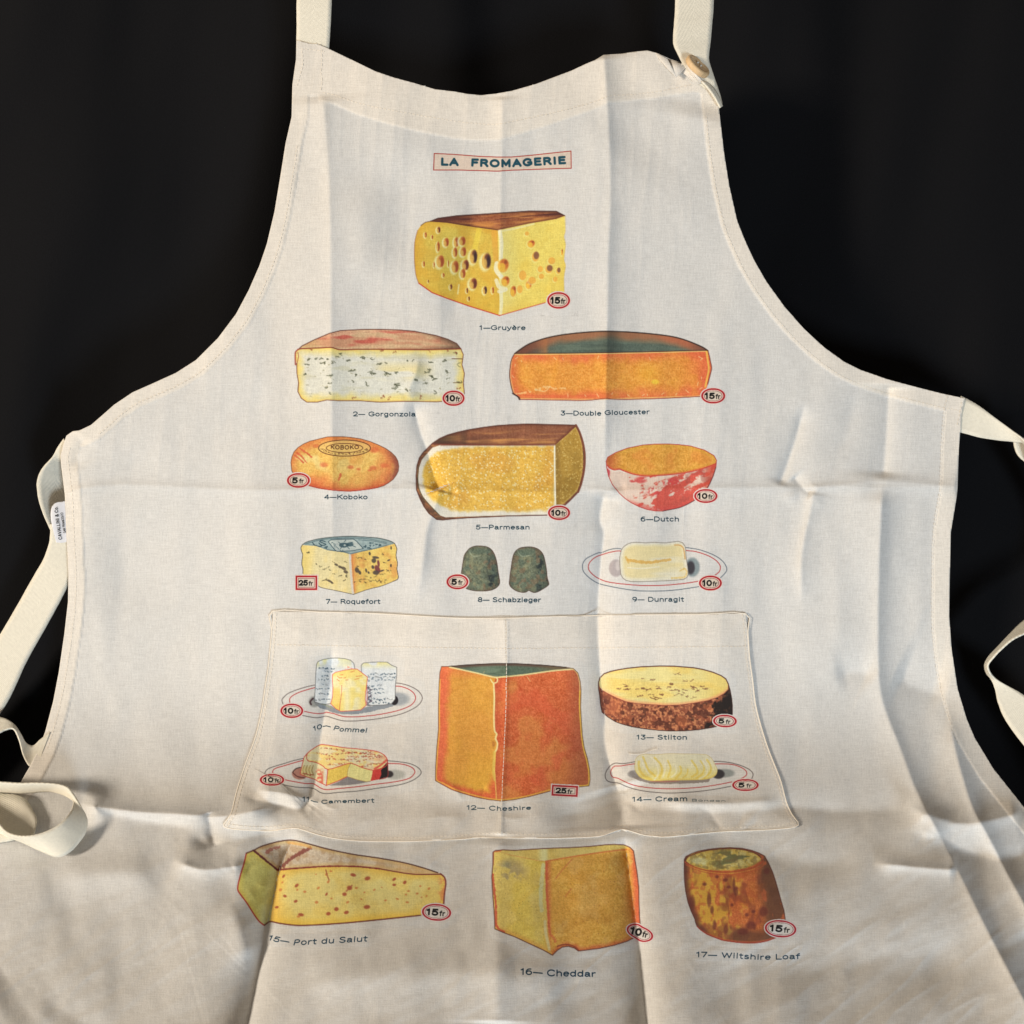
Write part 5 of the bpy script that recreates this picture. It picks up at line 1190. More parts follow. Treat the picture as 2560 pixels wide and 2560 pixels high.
# ---------- 12 Cheshire
def cheshire():
    p = Print(1060, 1630, .2277, (105,105,1850,1660), white=W_POC)
    O = [(192,160),(280,158),(500,140),(800,127),(1000,128),(1300,144),(1560,168),(1640,182),(1690,230),(1715,320),(1725,420),(1720,600),(1730,780),(1740,920),(1760,1050),(1795,1170),(1820,1300),(1825,1400),(1812,1470),(1700,1482),(1380,1530),(1150,1590),(1000,1620),(850,1637),(700,1620),(550,1590),(400,1545),(300,1510),(200,1455),(125,1412),(128,1250),(140,1050),(158,850),(158,600),(165,350),(175,220)]
    Lf = [(192,160),(280,162),(500,210),(700,262),(790,285),(765,340),(775,500),(770,700),(775,860),(805,900),(790,980),(812,1010),(800,1080),(790,1100),(780,1300),(790,1500),(800,1625),(700,1620),(550,1590),(400,1545),(300,1510),(200,1455),(125,1412),(128,1250),(140,1050),(158,850),(158,600),(165,350),(175,220)]
    m, d = p.fill(O, (208,100,48), 0, 8)
    p.mix(m * ss(.42, .66, p.n(70, 3, 2)) * .7, (214,134,58)); p.mix(m * ss(.48, .7, p.n(50, 3, 12)) * .6, (216,92,50)); p.mix(m * ss(1480, 1720, p.X + 30 * (p.n(30, 2, 1) - .5)) * .75, (158,82,50)); p.mix(m * ss(900, 780, p.X) * .55, (178,78,44)); p.speckle(m, 9)
    m1, d1 = p.region(Lf)
    p.mix(m1, (214,154,50)); p.mix(m1 * ss(.4, .65, p.n(60, 3, 4)) * .5, (206,140,50)); p.mix(m1 * ss(1000, 1600, p.Y + .6 * p.X - 300) * .5, (216,170,44))
    left = np.interp(p.Y, [160,350,600,850,1050,1250,1412,1650], [185,165,158,158,140,128,125,125])
    p.mix(m1 * ss(150, 60, p.X - left + 60 * (p.n(18, 3, 9) - .5)) * ss(60, 200, 2000 - p.Y) * .85, (222,98,60)); p.mix(m1 * ss(330, 180, p.Y) * .55, (220,110,56)); p.mix(m1 * ss(110, 30, d1 + 60 * (p.n(14, 3, 3) - .5)) * ss(1300, 1500, p.Y) * .85, (214,88,50)); p.speckle(m1, 9)
    T = [(275,160),(500,140),(800,127),(1000,128),(1300,144),(1560,168),(1620,185),(1400,205),(1100,245),(880,268),(790,272),(600,232),(420,192)]
    mt, d = p.fill(T, (84,98,78), 0, 8)
    p.mix(mt * ss(.45, .65, p.n(20, 3, 4, ax=4, ay=.5)) * .6, (112,128,104)); p.mix(mt * ss(40, 8, p.Y - np.interp(p.X, [275,500,800,1000,1300,1620], [160,140,127,128,144,180])) * .8, (94,60,50)); p.mix(mt * ss(1150, 1450, p.X) * .6, (110,92,62))
    cr = (226,208,140)
    p.stroke([(280,166),(420,196),(600,236),(720,266),(790,278),(880,272),(1100,250),(1400,208),(1640,188)], 15, cr, .9, m=m); p.stroke([(1640,188),(1685,240),(1708,330),(1712,430)], 12, (226,190,110), .8, m=m)
    p.stroke([(730,300),(760,340),(800,330),(808,300),(800,290)], 13, cr, .9); p.stroke([(765,350),(772,500),(768,700),(775,860),(798,900),(786,950),(806,1000),(800,1060),(782,1095)], 18, cr, .9); p.stroke([(775,1100),(765,1300),(778,1400)], 34, (214,190,80), .6, m=m1); p.stroke([(782,1095),(770,1250),(782,1400),(795,1620)], 9, (222,196,90), .7)
    p.ell(765, 1010, 18, 30, (176,110,40), .7, .8, m=m)
    yl = (222,186,60)
    p.stroke([(1712,430),(1708,600),(1722,800),(1732,930),(1752,1060),(1785,1180),(1808,1300),(1812,1400),(1800,1460),(1700,1470)], 16, yl, .85, m=m); p.stroke([(175,300),(168,600),(170,850),(152,1050),(140,1250),(138,1400),(210,1440),(310,1495),(420,1535),(560,1575),(700,1606),(850,1622),(1000,1606),(1150,1576),(1380,1514)], 12, yl, .8, m=m)
    for k in range(60):
        x, y = p.rng.uniform(180, 1700), p.rng.uniform(200, 1560)
        p.stroke([(x, y), (x + p.rng.uniform(-20, 20), y + p.rng.uniform(-22, 22))], 4, (232,170,96), .55, smooth=0, m=m)
    p.stroke([(1130,270),(1165,320)], 6, (236,190,120), .8, m=m)
    p.stroke(O, 6, (84,56,34), .85, smooth=0, closed=True); p.stroke([(275,158),(500,140),(800,127),(1000,128),(1300,144),(1560,168)], 8, (54,40,34), .9)
    p.build("printed_cheese", "printed tall orange Cheshire block with dark green top", on_pocket=True)
cheshire()

# ---------- 13 Stilton
def stilton():
    p = Print(1460, 1640, .2381, (130,85,1590,810), white=W_POC, step=1.3)
    O = [(152,280),(165,230),(210,185),(280,160),(350,145),(450,128),(600,112),(800,104),(950,106),(1150,122),(1250,140),(1350,168),(1440,205),(1490,240),(1515,290),(1535,360),(1550,440),(1558,520),(1558,610),(1540,660),(1450,725),(1350,750),(1200,775),(1050,786),(900,787),(780,780),(640,765),(500,742),(400,715),(330,690),(250,640),(190,590),(175,520),(165,420),(152,340)]
    m, d = p.fill(O, (146,80,52), 0, 10)
    p.mix(m * ss(.5, .58, p.n(4.5, 2, 3)) * .8, (206,132,80)); p.mix(m * ss(.5, .6, p.n(9, 2, 13)) * .7, (74,36,28)); p.mix(m * ss(.55, .7, p.n(34, 2, 9)) * .4, (206,112,60)); p.mix(m * ss(380, 160, p.X) * .4, (96,46,40))
    p.mix(m * ss(.30, .5, p.n(12, 3, 5) - ss(1480, 1300, p.X) * .3 + .05) * ss(950, 1350, p.X) * .95, (34,26,24)); p.mix(m * ss(1400, 1500, p.X) * .7, (36,28,26))
    T = [(155,275),(170,230),(210,190),(280,164),(350,149),(450,132),(600,116),(800,108),(950,110),(1150,126),(1250,144),(1350,172),(1440,208),(1490,245),(1515,300),(1515,350),(1470,395),(1400,435),(1300,468),(1150,495),(1000,515),(850,520),(700,510),(560,500),(440,480),(340,440),(250,395),(190,360),(160,325)]
    mt, d = p.fill(T, (222,192,98), 0, 8)
    p.mix(mt * ss(.42, .65, p.n(36, 3, 3, ax=3, ay=.7)) * .6, (214,200,140)); p.mix(mt * ss(1100, 1450, p.X) * .5, (226,188,74)); p.mix(mt * ss(40, 8, d) * ss(300, 400, p.Y) * .8, (226,152,96)); p.mix(mt * ss(340, 170, p.X) * .5, (206,190,150))
    for x, y, sz in [(410,330,34),(445,320,30),(430,350,26),(460,340,22),(600,340,34),(650,345,44),(690,345,24),(810,330,30),(790,350,22),(870,320,34),(930,305,34),(900,350,40),(980,352,30),(1050,355,22),(1010,385,30),(1130,330,30),(1160,345,34),(1190,330,30),(1230,320,22),(1210,365,24),(620,412,34),(700,410,26),(770,430,44),(820,410,30),(790,462,40),(1000,400,26),(1080,425,30),(1150,430,30),(700,245,30),(620,238,10),(1000,195,34),(940,290,20),(1060,270,30),(1150,250,20),(1300,350,26)]:
        p.squig(x, y, sz, 6.5, (112,68,46), .85, m=mt, flat=.55, n=2)
    p.stroke(T, 6, (140,60,44), .9, smooth=0, closed=True); p.stroke(O, 7, (58,30,24), .9, smooth=0, closed=True)
    p.build("printed_cheese", "printed round Stilton with speckled brown crust", on_pocket=True)
stilton()

# ---------- 14 cream cheese
def cream():
    p = Print(1460, 1640, .2381, (205,1005,1800,1460), white=W_POC, step=1.3)
    plate_print(p, [[(535,1110),(470,1122),(400,1130),(330,1125),(280,1150),(240,1200),(222,1250),(235,1300),(280,1325),(350,1332),(390,1345),(450,1372),(550,1402),(680,1425),(850,1438),(1000,1436),(1200,1422),(1380,1398),(1540,1368)],[(1365,1105),(1460,1110),(1560,1125),(1660,1155),(1740,1195),(1775,1240),(1760,1290)]],
                [[(535,1132),(460,1142),(380,1155),(320,1158),(290,1190),(280,1230),(300,1270),(350,1282),(400,1305),(470,1338),(560,1365),(700,1385),(850,1393),(1000,1392),(1200,1380),(1400,1352),(1550,1322)],[(1380,1132),(1460,1132),(1560,1140),(1640,1165),(1695,1200),(1710,1235),(1690,1265),(1645,1290)]], cb=(88,76,72), wb=7.5, wr=7.5)
    p.stroke([(500,1230),(560,1275),(700,1315),(900,1320),(1150,1315),(1300,1300)], 46, (128,110,98), .85, rough=12); p.ell(525, 1240, 66, 40, (130,122,118), .8, .4, cov=True)
    p.ell(1480, 1230, 100, 44, (132,132,124), .85, .5, cov=True); p.ell(1410, 1240, 66, 50, (44,38,40), .9, .4, cov=True); p.stroke([(700,1315),(850,1320),(1000,1308)], 9, (200,90,70), .5)
    B = [(535,1130),(545,1080),(580,1045),(640,1030),(750,1035),(900,1025),(1050,1028),(1250,1032),(1310,1050),(1350,1090),(1375,1140),(1398,1185),(1390,1240),(1340,1280),(1250,1298),(1100,1303),(900,1305),(750,1312),(670,1305),(600,1280),(560,1240),(535,1190)]
    m, d = p.fill(B, (214,202,164), 3, 5)
    p.mix(m * ss(1120, 1260, p.Y) * .6, (222,198,92)); p.mix(m * ss(1150, 1060, p.Y) * .35, (208,196,170)); p.mix(m * ss(30, 0, d) * ss(1200, 1280, p.Y) * .6, (222,192,60))
    for q, w in [([(575,1110),(580,1180),(620,1250),(700,1290)],26),([(620,1060),(650,1130),(680,1200),(760,1270)],20),([(740,1070),(800,1130),(820,1210),(790,1280)],22),([(880,1100),(910,1180),(880,1270)],18),([(1010,1160),(1020,1220),(960,1285)],22),([(1130,1100),(1180,1170),(1190,1230),(1130,1270)],20),([(1220,1100),(1260,1170),(1240,1240),(1180,1280)],18),([(1290,1090),(1330,1160),(1320,1230),(1260,1275)],22),([(1090,1190),(1080,1240),(1040,1280)],14)]:
        p.stroke(q, w, (216,184,58), .6, m=m, rough=10)
    for q in [[(600,1080),(630,1160),(680,1240)],[(700,1060),(760,1130),(780,1230),(740,1300)],[(850,1120),(850,1200),(830,1270)],[(1240,1090),(1290,1170),(1280,1250),(1210,1290)],[(960,1150),(970,1220),(920,1270)]]: p.stroke(q, 14, (226,216,190), .6, m=m)
    p.stroke(B, 4, (190,160,90), .8, closed=True)
    p.build("printed_cheese", "printed pale ridged cream cheese roll on a plate", on_pocket=True)
cream()

# ---------- 15 Port du Salut
def salut():
    p = Print(560, 2060, .3106, (90,110,1810,840), white=W_LOW, step=1.6)
    Lf = [(180,235),(240,212),(290,255),(430,370),(410,520),(385,700),(375,785),(345,800),(325,815),(290,790),(250,740),(180,630),(135,570),(110,520),(130,420),(160,320)]
    Fr = [(430,370),(640,352),(850,340),(1050,342),(1250,360),(1450,392),(1700,405),(1765,410),(1785,450),(1775,560),(1768,660),(1700,722),(1580,735),(1300,765),(1050,790),(850,806),(650,816),(560,814),(450,800),(372,785),(385,700),(410,520)]
    T = [(240,212),(300,180),(400,150),(480,134),(540,130),(600,138),(700,165),(850,205),(1050,246),(1250,275),(1450,312),(1600,352),(1720,392),(1765,410),(1700,405),(1520,404),(1350,378),(1250,360),(1050,342),(850,340),(640,352),(430,370),(290,255)]
    m, d = p.fill(Lf, (190,174,84), 0, 8); p.mix(m * ss(60, 0, d) * .5, (200,172,48)); p.mix(m * ss(330, 430, p.X + .25 * (p.Y - 400)) * .7, (190,184,140)); p.mix(m * ss(.5, .7, p.n(50, 2, 2)) * .3, (180,160,60))
    m2, d = p.fill(Fr, (206,176,82), 0, 8)
    p.mix(m2 * ss(.4, .65, p.n(60, 3, 3)) * .5, (200,180,110)); p.mix(m2 * ss(70, 5, d) * .6, (210,166,44)); p.mix(m2 * ss(520, 400, p.X) * .6, (216,166,50)); p.mix(m2 * ss(650, 800, p.Y) * .4, (212,172,40))
    for x, y, r in [(480,420,14),(585,495,16),(650,545,11),(490,580,13),(577,622,14),(425,670,14),(470,470,9),(455,530,12),(760,515,12),(825,565,13),(1040,410,20),(1155,438,20),(1010,515,18),(970,565,16),(1065,515,11),(1370,445,15),(1370,490,13),(1455,470,14),(1150,668,22),(985,712,17),(840,722,16),(905,685,16),(620,730,20),(600,745,12),(1210,530,10),(1485,540,11),(1555,560,10),(1650,520,11),(1580,500,8),(1630,580,8),(1590,590,7),(1395,603,12),(1475,630,12),(1300,615,10),(1130,550,8),(1105,605,8),(995,630,12),(745,630,12),(865,600,8),(590,530,8),(1270,510,6),(840,465,12),(825,405,11),(860,380,10),(1465,568,8),(740,405,6)]:
        q = p.rng.uniform(.6, 1); p.ell(x, y, r * 1.15, r * q, (150,62,32) if r > 12 else (186,110,44), .85, .7, m=m2, ang=p.rng.uniform(-60, 20))
    p.stroke([(820,370),(830,410),(845,450)], 9, (150,80,40), .8, m=m2); p.stroke([(985,540),(1030,495)], 13, (160,72,44), .7, m=m2)
    mt, d = p.fill(T, (186,160,128), 0, 10)
    p.mix(mt * ss(.45, .65, p.n(18, 3, 3)) * .6, (160,120,80)); p.mix(mt * ss(45, 8, d) * .5, (196,150,70)); p.mix(mt * ss(1150, 1500, p.X) * .5, (196,150,84)); p.mix(mt * ss(470, 380, p.X) * ss(.4, .6, p.n(26, 2, 8)) * .5, (150,104,60))
    p.stroke([(440,365),(540,280),(620,230),(700,195)], 26, (110,44,34), .75, m=mt, rough=26); p.stroke([(345,230),(390,200),(440,185)], 26, (140,60,44), .6, m=mt, rough=24); p.stroke([(520,150),(640,170),(700,190)], 20, (206,146,60), .6, m=mt)
    p.stroke([(240,212),(290,255),(430,370)], 17, (96,36,32), .95, rough=8); p.stroke([(430,370),(640,352),(850,340),(1050,342),(1250,360)], 13, (120,36,30), .95, rough=5); p.stroke([(1250,360),(1350,378),(1520,404),(1700,405),(1750,404)], 8, (110,40,30), .9)
    p.stroke([(420,380),(425,480),(400,620),(380,780)], 30, (206,160,70), .45, m=m2); p.mix(m2 * ss(1700, 1770, p.X) * .5 * ss(.4, .6, p.n(8, 2, 4)), (206,90,60))
    p.stroke(T[:13], 8, (74,38,28), .95); p.stroke([(180,235),(160,320),(130,420),(110,520),(135,570),(180,630),(250,740),(290,790),(325,815)], 9, (170,44,32), .95); p.stroke([(325,815),(345,800),(375,785),(450,800),(560,814),(650,816),(850,806),(1050,790),(1300,765),(1580,735)], 9, (100,40,28), .95)
    p.stroke([(180,235),(240,212)], 9, (90,40,30), .9); p.stroke([(1740,400),(1775,430),(1785,480),(1775,560),(1768,650)], 12, (110,40,34), .9)
    p.build("printed_cheese", "printed Port du Salut slab with brown-spotted yellow face")
salut()

# ---------- 16 Cheddar
def cheddar():
    p = Print(1200, 2080, .2484, (100,105,1630,1265), white=W_LOW, step=1.6)
    O = [(130,205),(150,188),(230,180),(350,185),(550,172),(700,164),(900,158),(1100,146),(1250,130),(1350,124),(1450,130),(1510,155),(1545,190),(1558,270),(1580,400),(1598,560),(1600,700),(1605,850),(1612,930),(1560,1060),(1480,1100),(1350,1140),(1200,1172),(990,1198),(950,1168),(890,1150),(830,1158),(780,1190),(730,1240),(640,1190),(500,1125),(350,1055),(230,1010),(150,975),(145,850),(130,650),(118,450),(130,320)]
    m, d = p.fill(O, (206,154,50), 0, 9)
    p.mix(m * ss(.4, .65, p.n(60, 3, 2)) * .5, (200,142,46)); p.mix(m * ss(.5, .7, p.n(40, 3, 8)) * .4, (212,164,80)); p.mix(m * ss(740, 670, p.X) * .7, (196,92,46)); p.mix(m * ss(60, 5, d + 30 * (p.n(14, 2, 3) - .5)) * ss(900, 1050, p.Y) * .75, (190,84,42))
    p.mix(m * ss(1480, 1560, p.X - .03 * p.Y + 20 * (p.n(20, 2, 5) - .5)) * .85, (200,84,50)); p.mix(m * ss(100, 0, abs(p.X - 1500 + .0 * p.Y)) * ss(500, 700, p.Y) * .35, (170,110,40))
    p.stroke([(1420,420),(1480,350),(1520,300)], 40, (206,164,70), .6, m=m, rough=20); p.stroke([(1440,240),(1500,320),(1490,420)], 14, (176,96,44), .5, m=m)
    p.speckle(m, 8)
    Lf = [(130,205),(200,200),(300,232),(450,262),(580,290),(655,296),(660,500),(668,700),(680,900),(690,1050),(712,1190),(728,1238),(640,1190),(500,1125),(350,1055),(230,1010),(150,975),(145,850),(130,650),(118,450),(130,320)]
    m1, d1 = p.region(Lf)
    p.mix(m1, (202,172,76)); p.mix(m1 * ss(.4, .65, p.n(50, 3, 4)) * .5, (206,178,50)); p.mix(m1 * ss(70, 5, d1) * ss(800, 1000, p.Y) * .6, (204,140,48)); p.mix(m1 * ss(.42, .6, p.n(16, 3, 7)) * ss(170, 60, np.hypot((p.X - 300) * .8, p.Y - 400)) * .7, (150,124,84)); p.mix(m1 * ss(70, 0, abs(p.X - 270)) * ss(60, 0, abs(p.Y - 330)) * .5, (120,110,80)); p.speckle(m1, 8)
    p.stroke([(128,430),(145,600),(160,740),(165,940),(240,1005)], 22, (190,60,40), .75, m=m1, rough=14); p.stroke([(132,210),(128,330)], 22, (160,60,44), .7, m=m1)
    T = [(200,200),(230,184),(350,186),(550,174),(700,166),(900,160),(1100,148),(1250,132),(1350,128),(1450,134),(1500,160),(1350,180),(1100,215),(850,255),(660,292),(580,286),(450,258),(300,228)]
    mt, d = p.fill(T, (196,164,70), 0, 8); p.mix(mt * ss(.45, .65, p.n(30, 3, 4, ax=3)) * .5, (200,176,96)); p.mix(mt * ss(560, 640, p.X) * ss(700, 660, p.X) * .6, (206,196,140))
    p.stroke([(660,294),(850,262),(1100,222),(1350,188),(1480,176)], 13, (196,96,44), .75, m=m)
    p.stroke([(640,330),(625,450),(610,650),(620,790)], 40, (196,186,140), .6, m=m1, rough=16); p.stroke([(655,900),(660,1000),(680,1100),(700,1180)], 30, (200,186,140), .6, m=m1)
    p.stroke([(668,310),(672,600),(690,850),(700,1000),(760,1100)], 24, (192,76,44), .5, m=m, rough=24); p.stroke([(930,270),(830,380),(760,470)], 9, (190,90,44), .6, m=m); p.stroke([(920,570),(880,620),(860,650)], 8, (190,90,44), .6, m=m)
    for k in range(70): x, y = p.rng.uniform(720, 1480), p.rng.uniform(350, 1080); p.ell(x, y, 6, 5, (150,84,40), .5, .9, m=m)
    for k in range(60): x, y = p.rng.uniform(160, 640), p.rng.uniform(350, 1050); p.ell(x, y, 5, 5, (130,110,44), .5, .9, m=m1)
    p.stroke([(780,1150),(830,1135),(900,1135),(960,1160),(990,1190)], 14, (130,50,32), .8, m=m)
    p.stroke(O, 8, (92,46,34), .9, smooth=0, closed=True)
    p.build("printed_cheese", "printed tall yellow Cheddar block, the widest cheese of the bottom row")
cheddar()

# ---------- 17 Wiltshire loaf
def wiltshire():
    p = Print(1660, 2080, .2070, (220,170,1500,1370), white=W_LOW, step=1.5)
    O = [(245,330),(265,295),(330,262),(420,230),(540,208),(680,193),(800,188),(950,198),(1060,222),(1150,255),(1215,290),(1260,370),(1310,480),(1350,600),(1390,740),(1420,850),(1450,950),(1465,1060),(1460,1160),(1400,1240),(1340,1280),(1250,1315),(1150,1335),(1050,1342),(900,1335),(800,1322),(700,1305),(600,1268),(520,1235),(440,1180),(400,1140),(380,1090),(372,1050),(330,960),(290,850),(262,720),(248,600),(243,450)]
    m, d = p.fill(O, (196,104,42), 0, 11)
    p.mix(m * ss(.40, .62, p.n(22, 3, 2, ax=.8, ay=1.6) + .16 * ss(1000, 500, p.X)) * ss(1150, 800, p.X) * .9, (208,160,44)); p.mix(m * ss(.5, .62, p.n(10, 3, 6)) * .55, (186,88,40)); p.mix(m * ss(.5, .66, p.n(20, 3, 9, ay=1.8)) * .5, (120,52,34))
    p.mix(m * ss(1080, 1260, p.X - .12 * (p.Y - 600) + 90 * (p.n(26, 3, 3) - .5)) * .85, (96,62,42)); p.mix(m * ss(.55, .68, p.n(18, 3, 19, ay=1.6)) * ss(1050, 1200, p.X) * .8, (186,92,44)); p.mix(m * ss(90, 10, d) * ss(430, 330, p.X - .25 * (p.Y - 600)) * .8, (88,44,36)); p.mix(m * ss(1100, 1250, p.Y + 90 * (p.n(20, 2, 8) - .5)) * ss(600, 850, p.X) * .7, (94,60,40))
    for x, y, r, q in [(845,640,16,90),(870,720,26,60),(545,820,26,90),(580,940,22,50),(490,630,26,20),(640,540,22,20),(740,580,30,22),(780,665,24,18),(610,1130,24,60),(745,1180,26,60),(340,860,36,90),(1240,470,34,40),(1200,960,50,60),(1000,1000,22,22),(1080,960,22,20),(820,880,18,20),(1050,1130,60,50),(950,1200,70,40)]: p.ell(x, y, r, q, (104,44,34), .7, .8, m=m)
    p.mix(m * ss(30, 6, d) * ss(1150, 1250, p.Y) * .7, (196,84,44))
    T = [(262,345),(290,300),(380,262),(480,232),(600,212),(740,202),(850,202),(960,215),(1060,240),(1130,275),(1170,310),(1160,350),(1100,390),(1000,430),(850,458),(700,465),(550,455),(420,425),(320,390)]
    mt, d = p.fill(T, (190,160,62), 0, 12)
    p.mix(mt * ss(.45, .62, p.n(10, 3, 3)) * .7, (206,184,110)); p.mix(mt * ss(.5, .62, p.n(14, 3, 8, ax=2)) * ss(500, 700, p.X) * .75, (84,84,50)); p.mix(mt * ss(50, 5, d) * .5, (206,160,50)); p.mix(mt * ss(.5, .6, p.n(8, 2, 13)) * .5, (120,96,50)); p.ell(430, 350, 90, 40, (214,206,160), .5, .8, m=mt)
    p.stroke([(250,360),(300,395),(400,435),(550,472),(720,484),(880,476),(1020,450),(1130,405),(1200,350)], 16, (176,74,34), .9); p.stroke([(262,395),(400,460),(600,505),(800,515),(1000,490),(1150,440),(1225,370)], 9, (186,84,38), .7); p.stroke([(300,405),(500,475),(800,500),(1100,445)], 7, (214,150,50), .5)
    p.stroke(T[:11], 13, (96,44,30), .85); p.stroke(O, 8, (80,38,30), .9, smooth=0, closed=True); p.stroke(O[20:31], 9, (186,64,40), .7)
    p.build("printed_cheese", "printed round Wiltshire loaf, mottled amber with leaning sides")
wiltshire()
print("cheeses", time.time() - T0)


def write_on(p, txt, base, cap, col, weight=0.13, space=0.10, slant=0.0, a=1.0):
    """paint lettering into a Print whose units are photo px"""
    st, w = lay_text(txt, base, cap, space, slant, weight)
    for q in st: p.stroke(q, w, col, a, smooth=0)

def caption(name, txt, base, cap, col, weight=0.13, on_pocket=False, space=0.10, slant=0.0, white=None, label=None, lift=0.0003, step=0.75):
    st, w = lay_text(txt, base, cap, space, slant, weight)
    A = np.concatenate(st); lo = A.min(0) - 4; hi = A.max(0) + 4
    p = Print(0, 0, 1.0, (lo[0], lo[1], hi[0], hi[1]), white=white or W_UP, step=step)
    for q in st: p.stroke(q, w, col, 1.0, smooth=0)
    return p, label, name

TEAL = (14, 52, 66)
caps = [
 ("1—Gruyère", [(1199,825.5),(1314,825.5)], 12.6, 0), ("2— Gorgonzola", [(883,1041),(1039,1041.5)], 12.4, 0),
 ("3—Double Gloucester", [(1402,1039),(1500,1039.5),(1512,1038),(1624,1035.5)], 12.6, 0), ("4—Koboko", [(811,1248.5),(919,1248.5)], 12.4, 0),
 ("5—Parmesan", [(1190,1324),(1324.5,1324)], 12.2, 0), ("6—Dutch", [(1602,1304),(1698,1304)], 13, 0),
 ("7— Roquefort", [(815,1510),(951,1510)], 12.6, 0), ("8— Schabzieger", [(1195,1505.5),(1352.5,1506)], 12.8, 0),
 ("9— Dunragit", [(1581,1504.5),(1710,1504.5)], 12.4, 0),
 ("10— Pommel", [(784,1828),(802,1822.5),(818,1819),(832,1825),(850,1829),(917,1832)], [12,12.5,12.5,12.5,12.5,12.5], 1),
 ("11— Camembert", [(756,2005),(774,2005.5),(787,2009),(800,2010.5),(845,2007.5),(936,2007)], [14,14,11,11,8.5,12], 1),
 ("12— Cheshire", [(1167,2024.5),(1215,2025.5),(1250,2028),(1328,2024)], [12,12,12.8,9.5], 1),
 ("13— Stilton", [(1592,1849),(1718,1849.5)], 12.4, 1),
 ("14— Cream", [(1581,2004.5),(1719,2003)], 12.8, 1), ("Bondon", [(1729,2004),(1815,2004)], [7,3], 1),
 ("15— Port du Salut", [(670,2350),(682,2353),(696,2357),(712,2359),(735,2364),(918,2354)], [14,14,15,15,15.5,15.5], 0),
 ("16— Cheddar", [(1302,2437.5),(1335,2438),(1366,2441),(1489,2442.5)], [17.5,17.5,18,16], 0),
 ("17— Wiltshire Loaf", [(1741,2393),(1790,2394),(1830,2396),(1900,2400),(2000,2398)], [14,14,15,14.5,15], 0),
]
for txt, base, cap, pk in caps:
    wt = W_POC if pk else (W_LOW if base[0][1] > 2100 else W_UP)
    p, lb, nm = caption("cheese_caption", txt, base, cap, np.array(TEAL) * wt[0] / 204.0, 0.185, slant=0.18 if txt.startswith(("15", "10")) else 0, white=wt)
    p.build(nm, "printed caption reading " + txt.replace("—", " ").replace("  ", " "), bool(pk), lift=0.00014, spread_tickets=False)

# title panel
def title():
    p = Print(0, 0, 1.0, (1078,372,1436,434), white=W_UP, step=0.9)
    Q = [(1085.6,383.6),(1135,386),(1200,391),(1243,392.6),(1280,392.4),(1330,388),(1380,382.5),(1427.5,377.6),(1428,420.7),(1380,422),(1280,425.5),(1243,428),(1200,426.5),(1140,425),(1084,425)]
    p.fill(Q, (208,188,170), 0, 3)
    p.stroke(Q, 2.4, (170,60,48), 1.0, smooth=0, closed=True)
    write_on(p, "LA  FROMAGERIE", [(1103,414.5),(1160,416),(1243,419),(1280,418.5),(1340,415),(1414,410.5)], [21,21,21,21.5,21.5,21], (18,74,86), 0.29, 0.26)
    p.build("title_panel", "pink printed title panel with red border reading LA FROMAGERIE", lift=0.00016)
title()

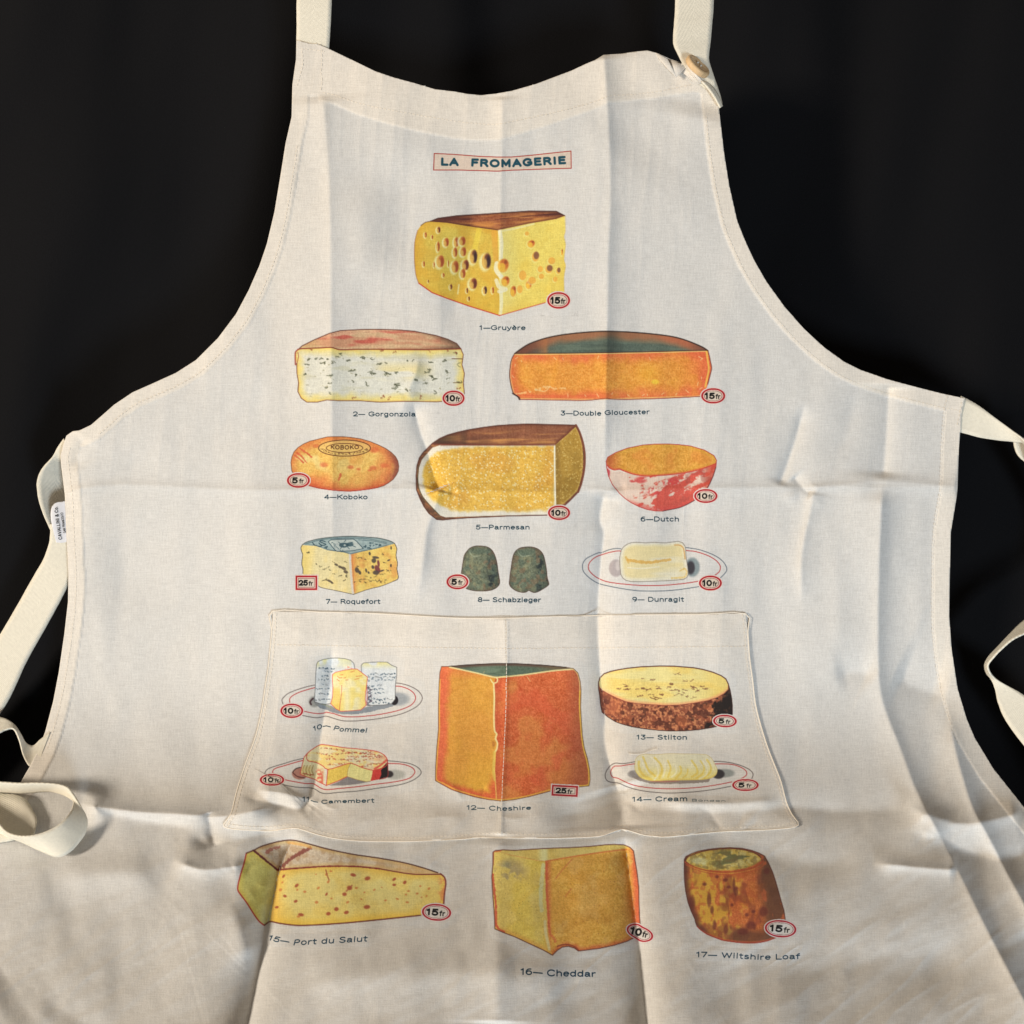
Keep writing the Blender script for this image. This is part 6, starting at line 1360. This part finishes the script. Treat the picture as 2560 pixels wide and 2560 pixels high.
# price tickets
def ticket(cx, cy, rx, ry, txt, on_pocket=False, ang=0, shape='o', dark=W_UP):
    pad = 4
    p = Print(0, 0, 1.0, (cx - rx - pad, cy - ry - pad, cx + rx + pad, cy + ry + pad), white=dark, step=0.8)
    c, q = math.cos(math.radians(ang)), math.sin(math.radians(ang))
    U = (p.X - cx) * c + (p.Y - cy) * q; V = -(p.X - cx) * q + (p.Y - cy) * c
    def edge(u, v, a, b): return (1 - np.hypot(u / a, v / b)) * (b + (a - b) * np.abs(u / a))
    if shape == 'o': d = edge(U, V, rx, ry)
    elif shape == 'r': d = np.minimum(rx - np.abs(U), ry - np.abs(V))
    else:                       # pinched by the crease that runs under it
        V2 = V + 3.0 * np.tanh(-(U + 2) / 8.0) - 1.0
        d = edge(U, V2, rx, ry * .80)
    p.cov = d > -0.8
    f = dark[0] / 204.0
    p.mix(ss(-.6, .6, d), C(226,190,178) * f)
    p.mix(ss(.8, 1.8, d), C(172,34,38) * f); p.mix(ss(5.4, 6.4, d), C(230,190,176) * f); p.mix(ss(7.4, 8.0, d), C(120,60,50) * f); p.mix(ss(8.6, 9.3, d), C(206,188,168) * f)
    n = len(txt); hh = ry * .80 if shape != 'r' else 15.0
    w = (22.5 if n == 2 else 13) * rx / 30.0
    x0 = cx - rx * (.64 if n == 2 else .50); yb = cy + hh * .5
    def bl(xa, xb): return [(cx + (x - cx) * c - (yb - cy) * q, cy + (x - cx) * q + (yb - cy) * c) for x in (xa, xb)]
    write_on(p, txt, bl(x0, x0 + w), hh, (10,9,11), .26, .14)
    xf0 = x0 + w + (3.0 if n == 2 else 4.5) * rx / 30
    write_on(p, "fr", bl(xf0, xf0 + 10.5 * rx / 30), hh * .80, (14,11,13), .19, .12)
    p.build("price_ticket", "printed %s price ticket reading %s fr" % ("square" if shape == 'r' else "oval", txt), on_pocket, lift=0.00022, spread=0)
for cx, cy, rx, ry, t, pk, ang, sh in TK:
    ticket(cx, cy, rx, ry, t, bool(pk), ang, sh, W_POC if pk else (W_LOW if cy > 2090 else W_UP))

# maker's label: lettering woven into the satin
def label_text(txt, base, cap, weight):
    st, w = lay_text(txt, base, cap, 0.12, 0, weight)
    A = np.concatenate(st); lo = A.min(0) - 2; hi = A.max(0) + 2
    p = Print(0, 0, 1.0, (lo[0], lo[1], hi[0], hi[1]), white=(255,255,255), step=0.55)
    p.cov[:] = False
    for q in st: p.stroke(q, w, (20,20,22), 1.0, smooth=0)
    ins = p.cov & (p.rgb[..., 0] < 140)
    jj, ii = np.nonzero(ins[:-1, :-1]); W = p.X.shape[1]
    F = np.stack([jj * W + ii, (jj + 1) * W + ii, (jj + 1) * W + ii + 1, jj * W + ii + 1], 1)
    used = np.unique(F); remap = np.full(p.X.size, -1); remap[used] = np.arange(len(used)); F = remap[F]
    x = p.px.ravel()[used]; y = p.py.ravel()[used]
    o = fast_mesh("label_lettering", point(x, y, lift=LABEL_LIFT(x, y), rel=False), F, M_LABELINK, brand, uv=np.stack([x, y], 1) / 1000)
    o["label"] = "black lettering reading " + txt
label_text("CAVALLINI & Co.", [(155,1348),(151,1320),(147,1295),(143.5,1266)], 9.0, .16)
label_text("SAN FRANCISCO", [(164.5,1332),(161,1305),(157,1281)], 6.5, .15)
tris = sum(len(o.data.polygons) * 2 for o in scene.objects if o.type == 'MESH')
print("all done", time.time() - T0, "tris", tris)
